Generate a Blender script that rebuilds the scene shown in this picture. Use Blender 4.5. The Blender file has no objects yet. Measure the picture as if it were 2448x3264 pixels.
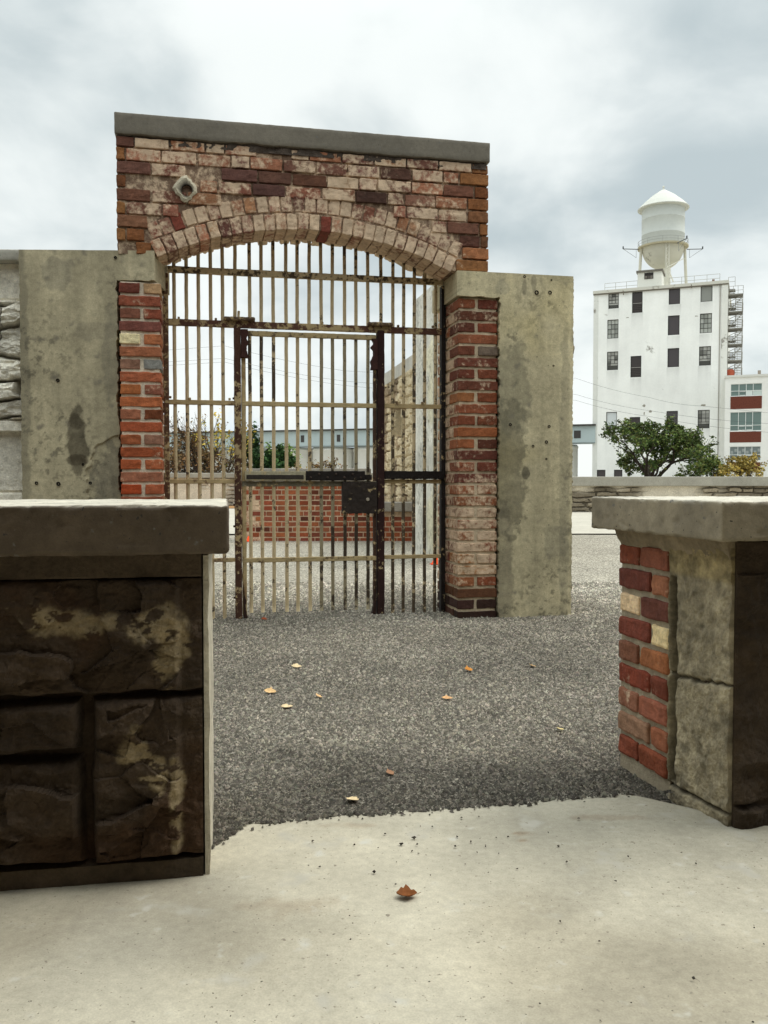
import bpy, math, random
import numpy as np
from mathutils import Vector
R = math.radians
sc = bpy.context.scene
col = sc.collection
random.seed(7)
rng = np.random.default_rng(7)

# ------------------------------------------------------------------ camera
cam_d = bpy.data.cameras.new('camera')
cam = bpy.data.objects.new('camera', cam_d)
col.objects.link(cam)
cam.location = (0, 0, 0.94)
cam.rotation_euler = (R(88.0), 0, 0)
cam_d.sensor_fit = 'VERTICAL'
cam_d.sensor_height = 36
cam_d.lens = 30.71
cam_d.clip_start = 0.05
cam_d.clip_end = 3000
sc.camera = cam

# ------------------------------------------------------------------ light
SUN_EL, SUN_AZ = 58.0, 72.0          # sun stands to the right and slightly in front, behind cloud
vs = sc.view_settings
vs.view_transform = 'Standard'
vs.look = 'None'
vs.gamma = 1
vs.exposure = 0.22
sc.render.film_transparent = False
try:
    sc.cycles.max_bounces = 6
    sc.cycles.diffuse_bounces = 4
except Exception:
    pass

sun_d = bpy.data.lights.new('sun', 'SUN')
sun_d.energy = 1.5
sun_d.angle = R(28)
sun_d.color = (1.0, 0.95, 0.86)
sun = bpy.data.objects.new('sun', sun_d)
col.objects.link(sun)
sd = Vector((math.sin(R(SUN_AZ)) * math.cos(R(SUN_EL)), math.cos(R(SUN_AZ)) * math.cos(R(SUN_EL)), math.sin(R(SUN_EL))))
sun.rotation_euler = sd.to_track_quat('Z', 'Y').to_euler()


class NG:
    """small helper for node trees"""
    def __init__(s, tree):
        s.t = tree
        tree.nodes.clear()

    def n(s, typ, **kw):
        nd = s.t.nodes.new(typ)
        for k, v in kw.items():
            setattr(nd, k, v)
        return nd

    def link(s, a, b):
        s.t.links.new(a, b)

    def put(s, v, sock):
        if isinstance(v, (int, float)):
            sock.default_value = v
        elif isinstance(v, (tuple, list)):
            sock.default_value = v if len(v) == len(sock.default_value) else tuple(v) + (1,)
        else:
            s.link(v, sock)

    def math(s, op, a, b=0.0, clamp=False):
        m = s.n('ShaderNodeMath', operation=op, use_clamp=clamp)
        s.put(a, m.inputs[0])
        s.put(b, m.inputs[1])
        return m.outputs[0]

    def vmath(s, op, a, b=None):
        m = s.n('ShaderNodeVectorMath', operation=op)
        s.put(a, m.inputs[0])
        if b is not None:
            s.put(b, m.inputs[1])
        return m.outputs['Value'] if op in ('DOT_PRODUCT', 'LENGTH') else m.outputs['Vector']

    def noise(s, vec, scale, detail=4, rough=0.55, dist=0.0):
        m = s.n('ShaderNodeTexNoise')
        s.put(vec, m.inputs['Vector'])
        m.inputs['Scale'].default_value = scale
        m.inputs['Detail'].default_value = detail
        m.inputs['Roughness'].default_value = rough
        m.inputs['Distortion'].default_value = dist
        return m.outputs['Fac']

    def ramp(s, v, lo, hi):
        m = s.n('ShaderNodeMapRange', interpolation_type='SMOOTHSTEP')
        s.put(v, m.inputs['Value'])
        s.put(lo, m.inputs['From Min'])
        s.put(hi, m.inputs['From Max'])
        return m.outputs['Result']

    def mix(s, f, a, b, blend='MIX'):
        m = s.n('ShaderNodeMix', data_type='RGBA', blend_type=blend)
        s.put(f, m.inputs[0])
        s.put(a, m.inputs[6])
        s.put(b, m.inputs[7])
        return m.outputs[2]


# ------------------------------------------------------------------ sky: daylight under broken cloud
world = bpy.data.worlds.new('World')
sc.world = world
world.use_nodes = True
g = NG(world.node_tree)
tc = g.n('ShaderNodeTexCoord')
D = tc.outputs['Generated']
sky = g.n('ShaderNodeTexSky', sky_type='NISHITA')
sky.sun_disc = False
sky.sun_elevation = R(SUN_EL)
sky.sun_rotation = R(SUN_AZ)
sep = g.n('ShaderNodeSeparateXYZ')
g.link(D, sep.inputs[0])
dz = sep.outputs['Z']
# cloud layer: direction projected on a high flat layer, so clouds shrink towards the horizon
den = g.math('ADD', g.math('MAXIMUM', dz, 0.0), 0.42)
cmb = g.n('ShaderNodeCombineXYZ')
g.link(g.math('DIVIDE', sep.outputs['X'], den), cmb.inputs['X'])
g.link(g.math('DIVIDE', sep.outputs['Y'], den), cmb.inputs['Y'])
cv = g.vmath('ADD', cmb.outputs[0], (3.1, 0.4, 0.0))
big = g.noise(cv, 1.5, 5, 0.5, 0.35)
fine = g.noise(cv, 4.2, 6, 0.55, 0.3)
wob = g.n('ShaderNodeTexNoise')
g.link(cv, wob.inputs['Vector'])
wob.inputs['Scale'].default_value = 2.6
wob.inputs['Detail'].default_value = 4
Dw = g.vmath('NORMALIZE', g.vmath('ADD', D, g.vmath('SCALE', g.vmath('SUBTRACT', wob.outputs['Color'], (0.5, 0.5, 0.5)))))
for nd in world.node_tree.nodes:
    if nd.type == 'VECT_MATH' and nd.operation == 'SCALE':
        nd.inputs['Scale'].default_value = 0.34


def blob(d, c0, c1):
    v = Vector(d).normalized()
    return g.ramp(g.vmath('DOT_PRODUCT', Dw, tuple(v)), c0, c1)


dens = g.math('ADD', g.math('MULTIPLY', big, 0.75), g.math('MULTIPLY', fine, 0.35))
dens = g.math('ADD', dens, g.math('MULTIPLY', blob((-0.46, 1, 0.49), 0.955, 0.995), 0.16))
dens = g.math('ADD', dens, g.math('MULTIPLY', blob((0.37, 1, 0.40), 0.965, 0.998), 0.15))
dens = g.math('ADD', dens, g.math('MULTIPLY', blob((-0.06, 1, 0.44), 0.972, 0.998), 0.05))
dens = g.math('ADD', dens, g.math('MULTIPLY', blob((0.16, 1, 0.55), 0.98, 0.998), -0.12))
dens = g.math('ADD', dens, g.math('MULTIPLY', blob((-0.20, 1, 0.54), 0.985, 0.999), -0.10))
shade = g.ramp(dens, 0.46, 0.74)
cloud = g.mix(shade, (8.5, 8.9, 8.7, 1), (4.7, 5.4, 5.55, 1))
zen = g.math('ADD', 1.0, g.math('MULTIPLY', g.ramp(dz, 0.42, 0.95), 1.5))
cloud = g.vmath('SCALE', cloud)
cloud.node.inputs['Scale'].default_value = 1
g.link(zen, cloud.node.inputs['Scale'])
low = g.ramp(dz, 0.10, 0.0)
gap = g.math('MULTIPLY', g.ramp(fine, 0.56, 0.72), low)
skyc = g.mix(g.math('MULTIPLY', gap, 0.65), cloud, (4.6, 6.6, 9.2, 1))
skyc = g.mix(0.06, skyc, sky.outputs[0])
bg = g.n('ShaderNodeBackground')
bg.inputs['Strength'].default_value = 0.1
g.link(skyc, bg.inputs['Color'])
wo = g.n('ShaderNodeOutputWorld')
g.link(bg.outputs[0], wo.inputs['Surface'])


# ------------------------------------------------------------------ helpers
def lin(c):
    return tuple(((v / 255) / 12.92 if v <= 10 else (((v / 255) + .055) / 1.055) ** 2.4) for v in c)


def hsh(ix, iy, iz, seed):
    h = (ix * 374761393 + iy * 668265263 + iz * 2147483647 + seed * 974634777) & 0xFFFFFFFF
    h = ((h ^ (h >> 13)) * 1274126177) & 0xFFFFFFFF
    h = ((h ^ (h >> 16)) * 2246822519) & 0xFFFFFFFF
    return ((h ^ (h >> 15)) & 0xFFFF) / 65535.0


def vnoise(P, seed=0):
    P = np.asarray(P, float)
    I = np.floor(P).astype(np.int64)
    F = P - I
    F = F * F * (3 - 2 * F)
    out = 0
    for dx in (0, 1):
        wx = F[..., 0] if dx else 1 - F[..., 0]
        for dy in (0, 1):
            wy = F[..., 1] if dy else 1 - F[..., 1]
            for dz_ in (0, 1):
                wz = F[..., 2] if dz_ else 1 - F[..., 2]
                out = out + wx * wy * wz * hsh(I[..., 0] + dx, I[..., 1] + dy, I[..., 2] + dz_, seed)
    return out


def fbm(P, scale=1.0, octv=4, seed=0, gain=0.5):
    P = np.asarray(P, float) * scale
    a, s, t = 1.0, 0.0, 0.0
    for o in range(octv):
        s = s + a * vnoise(P * (2.03 ** o) + 17.3 * o, seed + o)
        t += a
        a *= gain
    return s / t


def f2(u, z, scale, octv=4, seed=0, gain=.5, sz=1.0):
    return fbm(np.stack([u, z * sz, np.zeros_like(u) + 0.37], -1), scale, octv, seed, gain)


def sstep(x, a, b):
    t = np.clip((x - a) / (b - a), 0, 1)
    return t * t * (3 - 2 * t)


class MB:
    def __init__(s):
        s.v, s.c, s.w, s.f, s.m, s.n = [], [], [], [], [], 0

    def add(s, V, F, c=(.5, .5, .5), w=0.0, mi=0):
        V = np.asarray(V, float)
        k = len(V)
        c = np.asarray(c, float)
        if c.ndim == 1:
            c = np.tile(c, (k, 1))
        w = np.asarray(w, float)
        if w.ndim == 0:
            w = np.full(k, float(w))
        s.v.append(V)
        s.c.append(c)
        s.w.append(w)
        s.f += [tuple(i + s.n for i in f) for f in F]
        s.m += [mi] * len(F)
        s.n += k

    def box(s, a, b, c=(.5, .5, .5), w=0.0, mi=0, M=None):
        x0, y0, z0 = a
        x1, y1, z1 = b
        V = np.array([(x0, y0, z0), (x1, y0, z0), (x1, y1, z0), (x0, y1, z0), (x0, y0, z1), (x1, y0, z1), (x1, y1, z1), (x0, y1, z1)], float)
        if M is not None:
            V = M(V)
        s.add(V, [(0, 3, 2, 1), (4, 5, 6, 7), (0, 1, 5, 4), (1, 2, 6, 5), (2, 3, 7, 6), (3, 0, 4, 7)], c, w, mi)

    def tube(s, pts, rad, seg=8, c=(.5, .5, .5), w=0.0, mi=0, cap=True):
        pts = [Vector(p) for p in pts]
        if not hasattr(rad, '__len__'):
            rad = [rad] * len(pts)
        V, F = [], []
        up = None
        for i, p in enumerate(pts):
            d = (pts[min(i + 1, len(pts) - 1)] - pts[max(i - 1, 0)]).normalized()
            if up is None:
                up = Vector((0, 0, 1)) if abs(d.z) < .9 else Vector((1, 0, 0))
            a = d.cross(up)
            if a.length < 1e-4:
                a = d.cross(Vector((.3, .8, .1)))
            a.normalize()
            b = d.cross(a)
            for k in range(seg):
                t = 2 * math.pi * k / seg
                V.append(p + (a * math.cos(t) + b * math.sin(t)) * rad[i])
        for i in range(len(pts) - 1):
            for k in range(seg):
                k2 = (k + 1) % seg
                F.append((i * seg + k, i * seg + k2, (i + 1) * seg + k2, (i + 1) * seg + k))
        if cap:
            F.append(tuple(range(seg)))
            F.append(tuple(range((len(pts) - 1) * seg, len(pts) * seg))[::-1])
        s.add(np.array([tuple(v) for v in V]), F, c, w, mi)

    def lathe(s, prof, center, seg=32, c=(.5, .5, .5), w=0.0, mi=0):
        V, F = [], []
        for (r, z) in prof:
            for k in range(seg):
                t = 2 * math.pi * k / seg
                V.append((center[0] + r * math.cos(t), center[1] + r * math.sin(t), center[2] + z))
        for i in range(len(prof) - 1):
            for k in range(seg):
                k2 = (k + 1) % seg
                F.append((i * seg + k, i * seg + k2, (i + 1) * seg + k2, (i + 1) * seg + k))
        s.add(V, F, c, w, mi)

    def build(s, name, mats, parent=None, smooth=False):
        me = bpy.data.meshes.new(name)
        V = np.concatenate(s.v)
        me.from_pydata(V.tolist(), [], s.f)
        C4 = np.ones((len(V), 4), np.float32)
        C4[:, :3] = np.clip(np.concatenate(s.c), 0, .95)
        at = me.attributes.new('Col', 'FLOAT_COLOR', 'POINT')
        at.data.foreach_set('color', C4.ravel())
        aw = me.attributes.new('Wash', 'FLOAT', 'POINT')
        aw.data.foreach_set('value', np.concatenate(s.w).astype(np.float32))
        if not isinstance(mats, (list, tuple)):
            mats = [mats]
        for m in mats:
            me.materials.append(m)
        me.polygons.foreach_set('material_index', s.m)
        if smooth:
            me.polygons.foreach_set('use_smooth', [True] * len(me.polygons))
        me.update()
        o = bpy.data.objects.new(name, me)
        col.objects.link(o)
        if parent is not None:
            o.parent = parent
        return o


def tag(o, label=None, cat=None, group=None, kind=None):
    if label:
        o['label'] = label
    if cat:
        o['category'] = cat
    if group:
        o['group'] = group
    if kind:
        o['kind'] = kind
    return o


def empty(name, loc=(0, 0, 0), rz=0.0, label=None, cat=None, group=None):
    o = bpy.data.objects.new(name, None)
    o.empty_display_size = .2
    col.objects.link(o)
    o.location = loc
    o.rotation_euler = (0, 0, rz)
    return tag(o, label, cat, group)


_tpl = {}


def rbox(size, r, nx=1, ny=1, nz=1):
    """rounded box, shared vertices, with inner grid lines"""
    h = np.array(size) / 2
    r = min(r, *(h * .95))
    key = (nx, ny, nz)
    ax = []
    for hh, k in zip(h, (nx, ny, nz)):
        inner = np.linspace(-(hh - r), hh - r, k + 1)
        ax.append(np.concatenate([[-hh], inner, [hh]]))
    n = [len(a) for a in ax]
    if key not in _tpl:
        idx, keys, F = {}, [], []

        def gi(i, j, k):
            if (i, j, k) not in idx:
                idx[(i, j, k)] = len(keys)
                keys.append((i, j, k))
            return idx[(i, j, k)]
        for i in range(n[0] - 1):
            for k in range(n[2] - 1):
                F.append((gi(i, 0, k), gi(i + 1, 0, k), gi(i + 1, 0, k + 1), gi(i, 0, k + 1)))
                e = n[1] - 1
                F.append((gi(i, e, k), gi(i, e, k + 1), gi(i + 1, e, k + 1), gi(i + 1, e, k)))
        for j in range(n[1] - 1):
            for k in range(n[2] - 1):
                F.append((gi(0, j, k), gi(0, j, k + 1), gi(0, j + 1, k + 1), gi(0, j + 1, k)))
                e = n[0] - 1
                F.append((gi(e, j, k), gi(e, j + 1, k), gi(e, j + 1, k + 1), gi(e, j, k + 1)))
        for i in range(n[0] - 1):
            for j in range(n[1] - 1):
                F.append((gi(i, j, 0), gi(i, j + 1, 0), gi(i + 1, j + 1, 0), gi(i + 1, j, 0)))
                e = n[2] - 1
                F.append((gi(i, j, e), gi(i + 1, j, e), gi(i + 1, j + 1, e), gi(i, j + 1, e)))
        _tpl[key] = (np.array(keys), F)
    K, F = _tpl[key]
    P = np.stack([ax[a][K[:, a]] for a in range(3)], -1)
    Q = np.clip(P, -(h - r), h - r)
    dd = P - Q
    L = np.linalg.norm(dd, axis=1, keepdims=True)
    N = np.where(L > 1e-9, dd / np.maximum(L, 1e-9), 0)
    return Q + N * r, N, F


def brick(mb, a, b, c, w=0.0, r=.0045, amp=.004, n=(4, 2, 2), M=None, seed=None, mi=0, freq=30):
    """one weathered brick between corners a and b"""
    a, b = np.array(a, float), np.array(b, float)
    P, N, F = rbox(b - a, r, *n)
    ctr = (a + b) / 2
    sd_ = random.random() * 100 if seed is None else seed
    d = (fbm(P + ctr + sd_, freq, 3) - .55) * 2 * amp
    j = (rng.random(3) - .5) * .004
    P = P + N * d[:, None] + ctr + np.array([j[0], j[1] * .8, j[2] * .6])
    if M is not None:
        P = M(P)
    mb.add(P, F, c, w, mi)


def panel(mb, us, zs, depth, f=None, c=None, mask=None, w=0.0, mi=0, M=None, back=True, edge=None):
    """a slab of real thickness in (u, t, z); front faces -t and is shaped by f(u,z)"""
    us, zs = np.asarray(us, float), np.asarray(zs, float)
    U, Z = np.meshgrid(us, zs, indexing='ij')
    if edge is not None:
        U2, Z2 = edge(U, Z)
    else:
        U2, Z2 = U, Z
    T = f(U2, Z2) if f is not None else np.zeros_like(U)
    nu, nz = U.shape
    if mask is None:
        mask = np.ones((nu - 1, nz - 1), bool)
    C = c(U2, Z2) if callable(c) else np.tile(np.array(c, float), (nu, nz, 1))
    W = w(U2, Z2) if callable(w) else np.full((nu, nz), float(w))
    front = np.stack([U2, T, Z2], -1).reshape(-1, 3)
    backv = np.stack([U2, np.full_like(U, depth), Z2], -1).reshape(-1, 3)
    V = np.concatenate([front, backv])
    if M is not None:
        V = M(V)
    nF = nu * nz
    F = []
    ii, kk = np.nonzero(mask)
    mp = np.zeros((nu + 1, nz + 1), bool)
    mp[1:-1, 1:-1] = mask
    for i, k in zip(ii.tolist(), kk.tolist()):
        a, b_, c_, d = i * nz + k, (i + 1) * nz + k, (i + 1) * nz + k + 1, i * nz + k + 1
        F.append((a, b_, c_, d))
        if back:
            F.append((a + nF, d + nF, c_ + nF, b_ + nF))
        if not mp[i, k + 1]:
            F.append((a, d, d + nF, a + nF))
        if not mp[i + 2, k + 1]:
            F.append((b_, b_ + nF, c_ + nF, c_))
        if not mp[i + 1, k]:
            F.append((a, a + nF, b_ + nF, b_))
        if not mp[i + 1, k + 2]:
            F.append((d, c_, c_ + nF, d + nF))
    CC = np.concatenate([C.reshape(-1, 3)] * 2)
    WW = np.concatenate([W.reshape(-1)] * 2)
    used = np.unique(np.array([i for f_ in F for i in f_]))
    remap = np.full(len(V), -1)
    remap[used] = np.arange(len(used))
    F = [tuple(int(remap[i]) for i in f_) for f_ in F]
    mb.add(V[used], F, CC[used], WW[used], mi)


def frame(ox, oy, m):
    """local (s,t,z) -> world for a wall line through (ox,oy) with slope m"""
    k = math.hypot(1, m)
    ux, uy, nx, ny = 1 / k, m / k, -m / k, 1 / k

    def M(P):
        P = np.asarray(P, float)
        return np.stack([ox + P[..., 0] * ux + P[..., 1] * nx, oy + P[..., 0] * uy + P[..., 1] * ny, P[..., 2]], -1)
    return M, math.atan(m)


# ------------------------------------------------------------------ materials
def surf(name, noises=((6, 4, .15),), bumps=((60, .2, .01),), rough=.85, wash=None, washcol=(.62, .55, .42), washscale=(22, 5),
         washmax=.88, spec=.3, spots=None, metal=0.0, voro=None):
    m = bpy.data.materials.new(name)
    m.use_nodes = True
    q = NG(m.node_tree)
    at = q.n('ShaderNodeAttribute', attribute_name='Col')
    tcn = q.n('ShaderNodeTexCoord')
    P = tcn.outputs['Object']
    c = at.outputs['Color']
    for (s_, d_, a_) in noises:
        nz = q.noise(P, s_, d_, .6)
        fac = q.math('ADD', 1 - a_ * 1.6, q.math('MULTIPLY', nz, a_ * 3.2))
        cx = q.n('ShaderNodeCombineXYZ')
        for i in range(3):
            q.link(fac, cx.inputs[i])
        c = q.vmath('MULTIPLY', c, cx.outputs[0])
    if voro:
        vs_, va = voro
        vt = q.n('ShaderNodeTexVoronoi')
        q.link(P, vt.inputs['Vector'])
        vt.inputs['Scale'].default_value = vs_
        sp = q.n('ShaderNodeSeparateXYZ')
        q.link(vt.outputs['Color'], sp.inputs[0])
        fac = q.math('ADD', 1 - va, q.math('MULTIPLY', q.math('POWER', sp.outputs[0], 1.6), va * 2.6))
        cx = q.n('ShaderNodeCombineXYZ')
        for i in range(3):
            q.link(fac, cx.inputs[i])
        c = q.vmath('MULTIPLY', c, cx.outputs[0])
    if spots:
        for (s_, lo, hi, cc) in spots:
            c = q.mix(q.ramp(q.noise(P, s_, 3, .5), lo, hi), c, cc)
    wf = None
    if wash is not None:
        aw = q.n('ShaderNodeAttribute', attribute_name='Wash')
        nz = q.noise(P, washscale[0], washscale[1], .68)
        nz2 = q.noise(P, washscale[0] * .22, 3, .5)
        e = q.math('ADD', q.math('MULTIPLY', nz, .7), q.math('MULTIPLY', nz2, .5))
        thr = q.math('SUBTRACT', 1.0, aw.outputs['Fac'])
        wf = q.ramp(e, q.math('SUBTRACT', thr, .02), q.math('ADD', thr, wash))
        wf = q.math('MULTIPLY', wf, washmax)
        wtone = q.ramp(q.noise(P, washscale[0] * .5, 5, .6), .2, .8)
        c = q.mix(wf, c, q.mix(wtone, tuple(v * .72 for v in washcol[:3]) + (1,), tuple(min(1, v * 1.18) for v in washcol[:3]) + (1,)))
    b = q.n('ShaderNodeBsdfPrincipled')
    q.link(c, b.inputs['Base Color'])
    b.inputs['Roughness'].default_value = rough
    b.inputs['Metallic'].default_value = metal
    b.inputs['Specular IOR Level'].default_value = spec
    nrm = None
    for (s_, st, di) in bumps:
        nz = q.noise(P, s_, 5, .6)
        bp = q.n('ShaderNodeBump')
        bp.inputs['Strength'].default_value = st
        bp.inputs['Distance'].default_value = di
        q.link(nz, bp.inputs['Height'])
        if nrm is not None:
            q.link(nrm, bp.inputs['Normal'])
        nrm = bp.outputs[0]
    if voro:
        bp = q.n('ShaderNodeBump')
        bp.inputs['Strength'].default_value = .9
        bp.inputs['Distance'].default_value = .01
        q.link(q.math('SUBTRACT', 1.0, vt.outputs['Distance']), bp.inputs['Height'])
        if nrm is not None:
            q.link(nrm, bp.inputs['Normal'])
        nrm = bp.outputs[0]
    if nrm is not None:
        q.link(nrm, b.inputs['Normal'])
    o = q.n('ShaderNodeOutputMaterial')
    q.link(b.outputs[0], o.inputs['Surface'])
    return m


M_BRICK = surf('old_brick', ((9, 4, .28), (38, 5, .34), (120, 3, .22)), ((90, .5, .006), (25, .4, .01)), .9, wash=.15, washcol=lin((222, 196, 166)), washscale=(27, 8), washmax=.88)
M_MORTAR = surf('lime_mortar', ((7, 4, .22), (50, 5, .28)), ((120, .6, .006), (30, .5, .01)), .95, wash=.15, washcol=lin((222, 196, 166)), washscale=(27, 8))
M_CONC = surf('old_concrete', ((4, 5, .16), (28, 6, .24), (110, 4, .20)), ((180, .35, .004), (40, .3, .006)), .9,
              spots=((60, .70, .75, (.10, .09, .07)), (11, .57, .80, (.22, .195, .145))))
M_CAST = surf('smooth_concrete', ((5, 5, .16), (40, 5, .16), (220, 2, .12)), ((220, .3, .003), (50, .3, .004)), .55,
              spots=((34, .66, .74, (.16, .15, .13)), (75, .68, .72, (.05, .045, .04))))
M_STONE = surf('rough_limestone', ((5, 5, .2), (26, 6, .30), (100, 4, .26)), ((110, .7, .006), (35, .7, .012)), .92, wash=.08, washcol=lin((196, 180, 150)))
M_SLAB = surf('pale_concrete_paving', ((1.7, 5, .14), (7, 6, .15), (45, 5, .16), (240, 3, .16)), ((200, .22, .003), (30, .12, .004)), .85,
              spots=((6, .60, .74, (.44, .42, .36)), (14, .62, .80, (.54, .53, .47)), (70, .66, .72, (.25, .22, .17)), (110, .70, .73, (.09, .08, .06))))
M_GRAVEL = surf('grey_gravel', ((.5, 4, .2), (3, 4, .14), (150, 2, .25)), ((120, .8, .01),), .95, voro=(85, .62))
M_PEB = surf('gravel_stone', ((80, 3, .22),), ((300, .4, .002),), .9)
M_IRON = surf('painted_iron', ((30, 5, .12), (140, 3, .14)), ((120, .35, .003),), .7, wash=.06, washcol=lin((44, 28, 24)), washscale=(34, 5), spec=.25)
M_RUST = surf('rusted_iron', ((18, 5, .3), (90, 4, .3)), ((90, .6, .004),), .85, wash=.06, washcol=lin((196, 174, 130)), washscale=(30, 6))
M_WHITE = surf('white_painted_wall', ((.16, 5, .05), (.7, 5, .05), (5, 4, .04)), ((3, .15, .05),), .8, wash=.05, washcol=lin((128, 122, 112)), washscale=(.8, 6))
M_PLAIN = surf('plain_paint', ((2, 4, .08),), ((20, .1, .01),), .7)
M_LEAF = surf('foliage', ((3, 3, .12),), (), .75, spec=.2)
M_BARK = surf('bark', ((6, 4, .2),), ((30, .6, .02),), .95)


def glass(name, tint):
    m = bpy.data.materials.new(name)
    m.use_nodes = True
    q = NG(m.node_tree)
    at = q.n('ShaderNodeAttribute', attribute_name='Col')
    b = q.n('ShaderNodeBsdfPrincipled')
    q.link(at.outputs['Color'], b.inputs['Base Color'])
    b.inputs['Roughness'].default_value = .25
    b.inputs['Specular IOR Level'].default_value = .5
    o = q.n('ShaderNodeOutputMaterial')
    q.link(b.outputs[0], o.inputs['Surface'])
    return m


M_GLASS = glass('window_glass', None)

# ================================================================== GROUND
GZ = -0.022


def ground_sheet():
    # one sheet to the horizon, finer near the camera
    xs = np.concatenate([[-900, -300, -120, -50, -22], np.linspace(-12, 12, 81), [22, 50, 120, 300, 900]])
    ys = np.concatenate([[-60, -20, -6], np.linspace(-2, 22, 97), [26, 32, 45, 70, 120, 250, 600, 1500]])
    X, Y = np.meshgrid(xs, ys, indexing='ij')
    near = (np.abs(X) < 11.9) & (Y > -1.9) & (Y < 21.9)
    Z = np.full_like(X, GZ) + np.where(near, (f2(X, Y, .9, 3, 3) - .5) * .022, 0)
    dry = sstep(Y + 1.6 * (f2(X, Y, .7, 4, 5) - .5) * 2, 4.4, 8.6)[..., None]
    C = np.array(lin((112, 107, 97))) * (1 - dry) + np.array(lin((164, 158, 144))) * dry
    mb = MB()
    nx, ny = X.shape
    F = [(i * ny + j, (i + 1) * ny + j, (i + 1) * ny + j + 1, i * ny + j + 1) for i in range(nx - 1) for j in range(ny - 1)]
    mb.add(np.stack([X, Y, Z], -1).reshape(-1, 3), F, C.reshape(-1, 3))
    return tag(mb.build('ground', M_GRAVEL, None, True), kind='structure')


ground_sheet()


def gz(X, Y):
    near = (np.abs(X) < 11.9) & (Y > -1.9) & (Y < 21.9)
    return GZ + np.where(near, (f2(X, Y, .9, 3, 3) - .5) * .022, 0)


def gravel_stones():
    n = 430000
    # more stones near, larger and fewer far
    Y = 2.10 + (rng.random(n) ** 1.35) * 6.2
    X = (rng.random(n) - .5) * (.9 + Y * .62) + .12 * Y * .5
    size = (.0028 + .0060 * rng.random(n) ** 5) * (1 + .13 * (Y - 2.2))
    Z = gz(X, Y) + size * .18
    edge = 2.440 + .20 * X + (f2(X, X * 0, 14, 4, 11) - .5) * .04
    edge = np.where(X < -.36, np.minimum(edge, 2.345 + (X + .38) * 2.2), edge)
    spill = rng.exponential(.009, n) * (rng.random(n) < .22)
    Z = np.where(Y < edge + .01, np.maximum(Z, size * .4 + .002), Z)
    ok = (Y > edge - spill)
    X, Y, Z, size = X[ok], Y[ok], Z[ok], size[ok]
    n = len(X)
    base = np.array([(1, 0, -.5), (-1, 0, -.5), (0, 1, -.5), (0, -1, -.5), (.2, 0, .9)], float)
    V = base[None] * (0.75 + .5 * rng.random((n, 5, 1))) + (rng.random((n, 5, 3)) - .5) * .8
    V *= np.array([1.15, 1.0, .75])
    th = rng.random(n) * 6.283
    ct, st = np.cos(th), np.sin(th)
    Vx = V[..., 0] * ct[:, None] - V[..., 1] * st[:, None]
    Vy = V[..., 0] * st[:, None] + V[..., 1] * ct[:, None]
    V = np.stack([Vx, Vy, V[..., 2]], -1) * size[:, None, None] + np.stack([X, Y, Z], -1)[:, None]
    tri = np.array([(0, 2, 4), (2, 1, 4), (1, 3, 4), (3, 0, 4)])
    F = (tri[None] + (np.arange(n) * 5)[:, None, None]).reshape(-1, 3)
    me = bpy.data.meshes.new('gravel')
    me.vertices.add(n * 5)
    me.vertices.foreach_set('co', V.ravel())
    me.loops.add(len(F) * 3)
    me.loops.foreach_set('vertex_index', F.ravel().astype(np.int32))
    me.polygons.add(len(F))
    me.polygons.foreach_set('loop_start', np.arange(0, len(F) * 3, 3, dtype=np.int32))
    me.update(calc_edges=True)
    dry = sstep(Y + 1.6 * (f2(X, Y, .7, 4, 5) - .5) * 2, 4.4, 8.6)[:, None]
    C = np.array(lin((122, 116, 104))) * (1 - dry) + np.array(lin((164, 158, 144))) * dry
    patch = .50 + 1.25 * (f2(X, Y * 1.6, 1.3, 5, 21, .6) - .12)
    near_shade = 1 - .45 * (1 - sstep(Y - .22 * X + (f2(X, Y, 2.2, 4, 77) - .5) * 1.1, 2.5, 3.5))  # shade near the paving and right low wall, put into the stone colour
    val = (.42 + 1.5 * rng.random(n) ** 2.4) * patch * near_shade
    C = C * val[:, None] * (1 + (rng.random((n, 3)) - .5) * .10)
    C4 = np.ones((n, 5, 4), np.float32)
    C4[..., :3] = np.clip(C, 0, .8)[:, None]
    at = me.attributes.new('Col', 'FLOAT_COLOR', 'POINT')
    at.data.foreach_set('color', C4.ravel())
    me.materials.append(M_PEB)
    o = bpy.data.objects.new('gravel', me)
    col.objects.link(o)
    return tag(o, 'loose grey crushed stone covering the yard between the low walls and the gate', 'gravel', kind='stuff')


gravel_stones()


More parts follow.
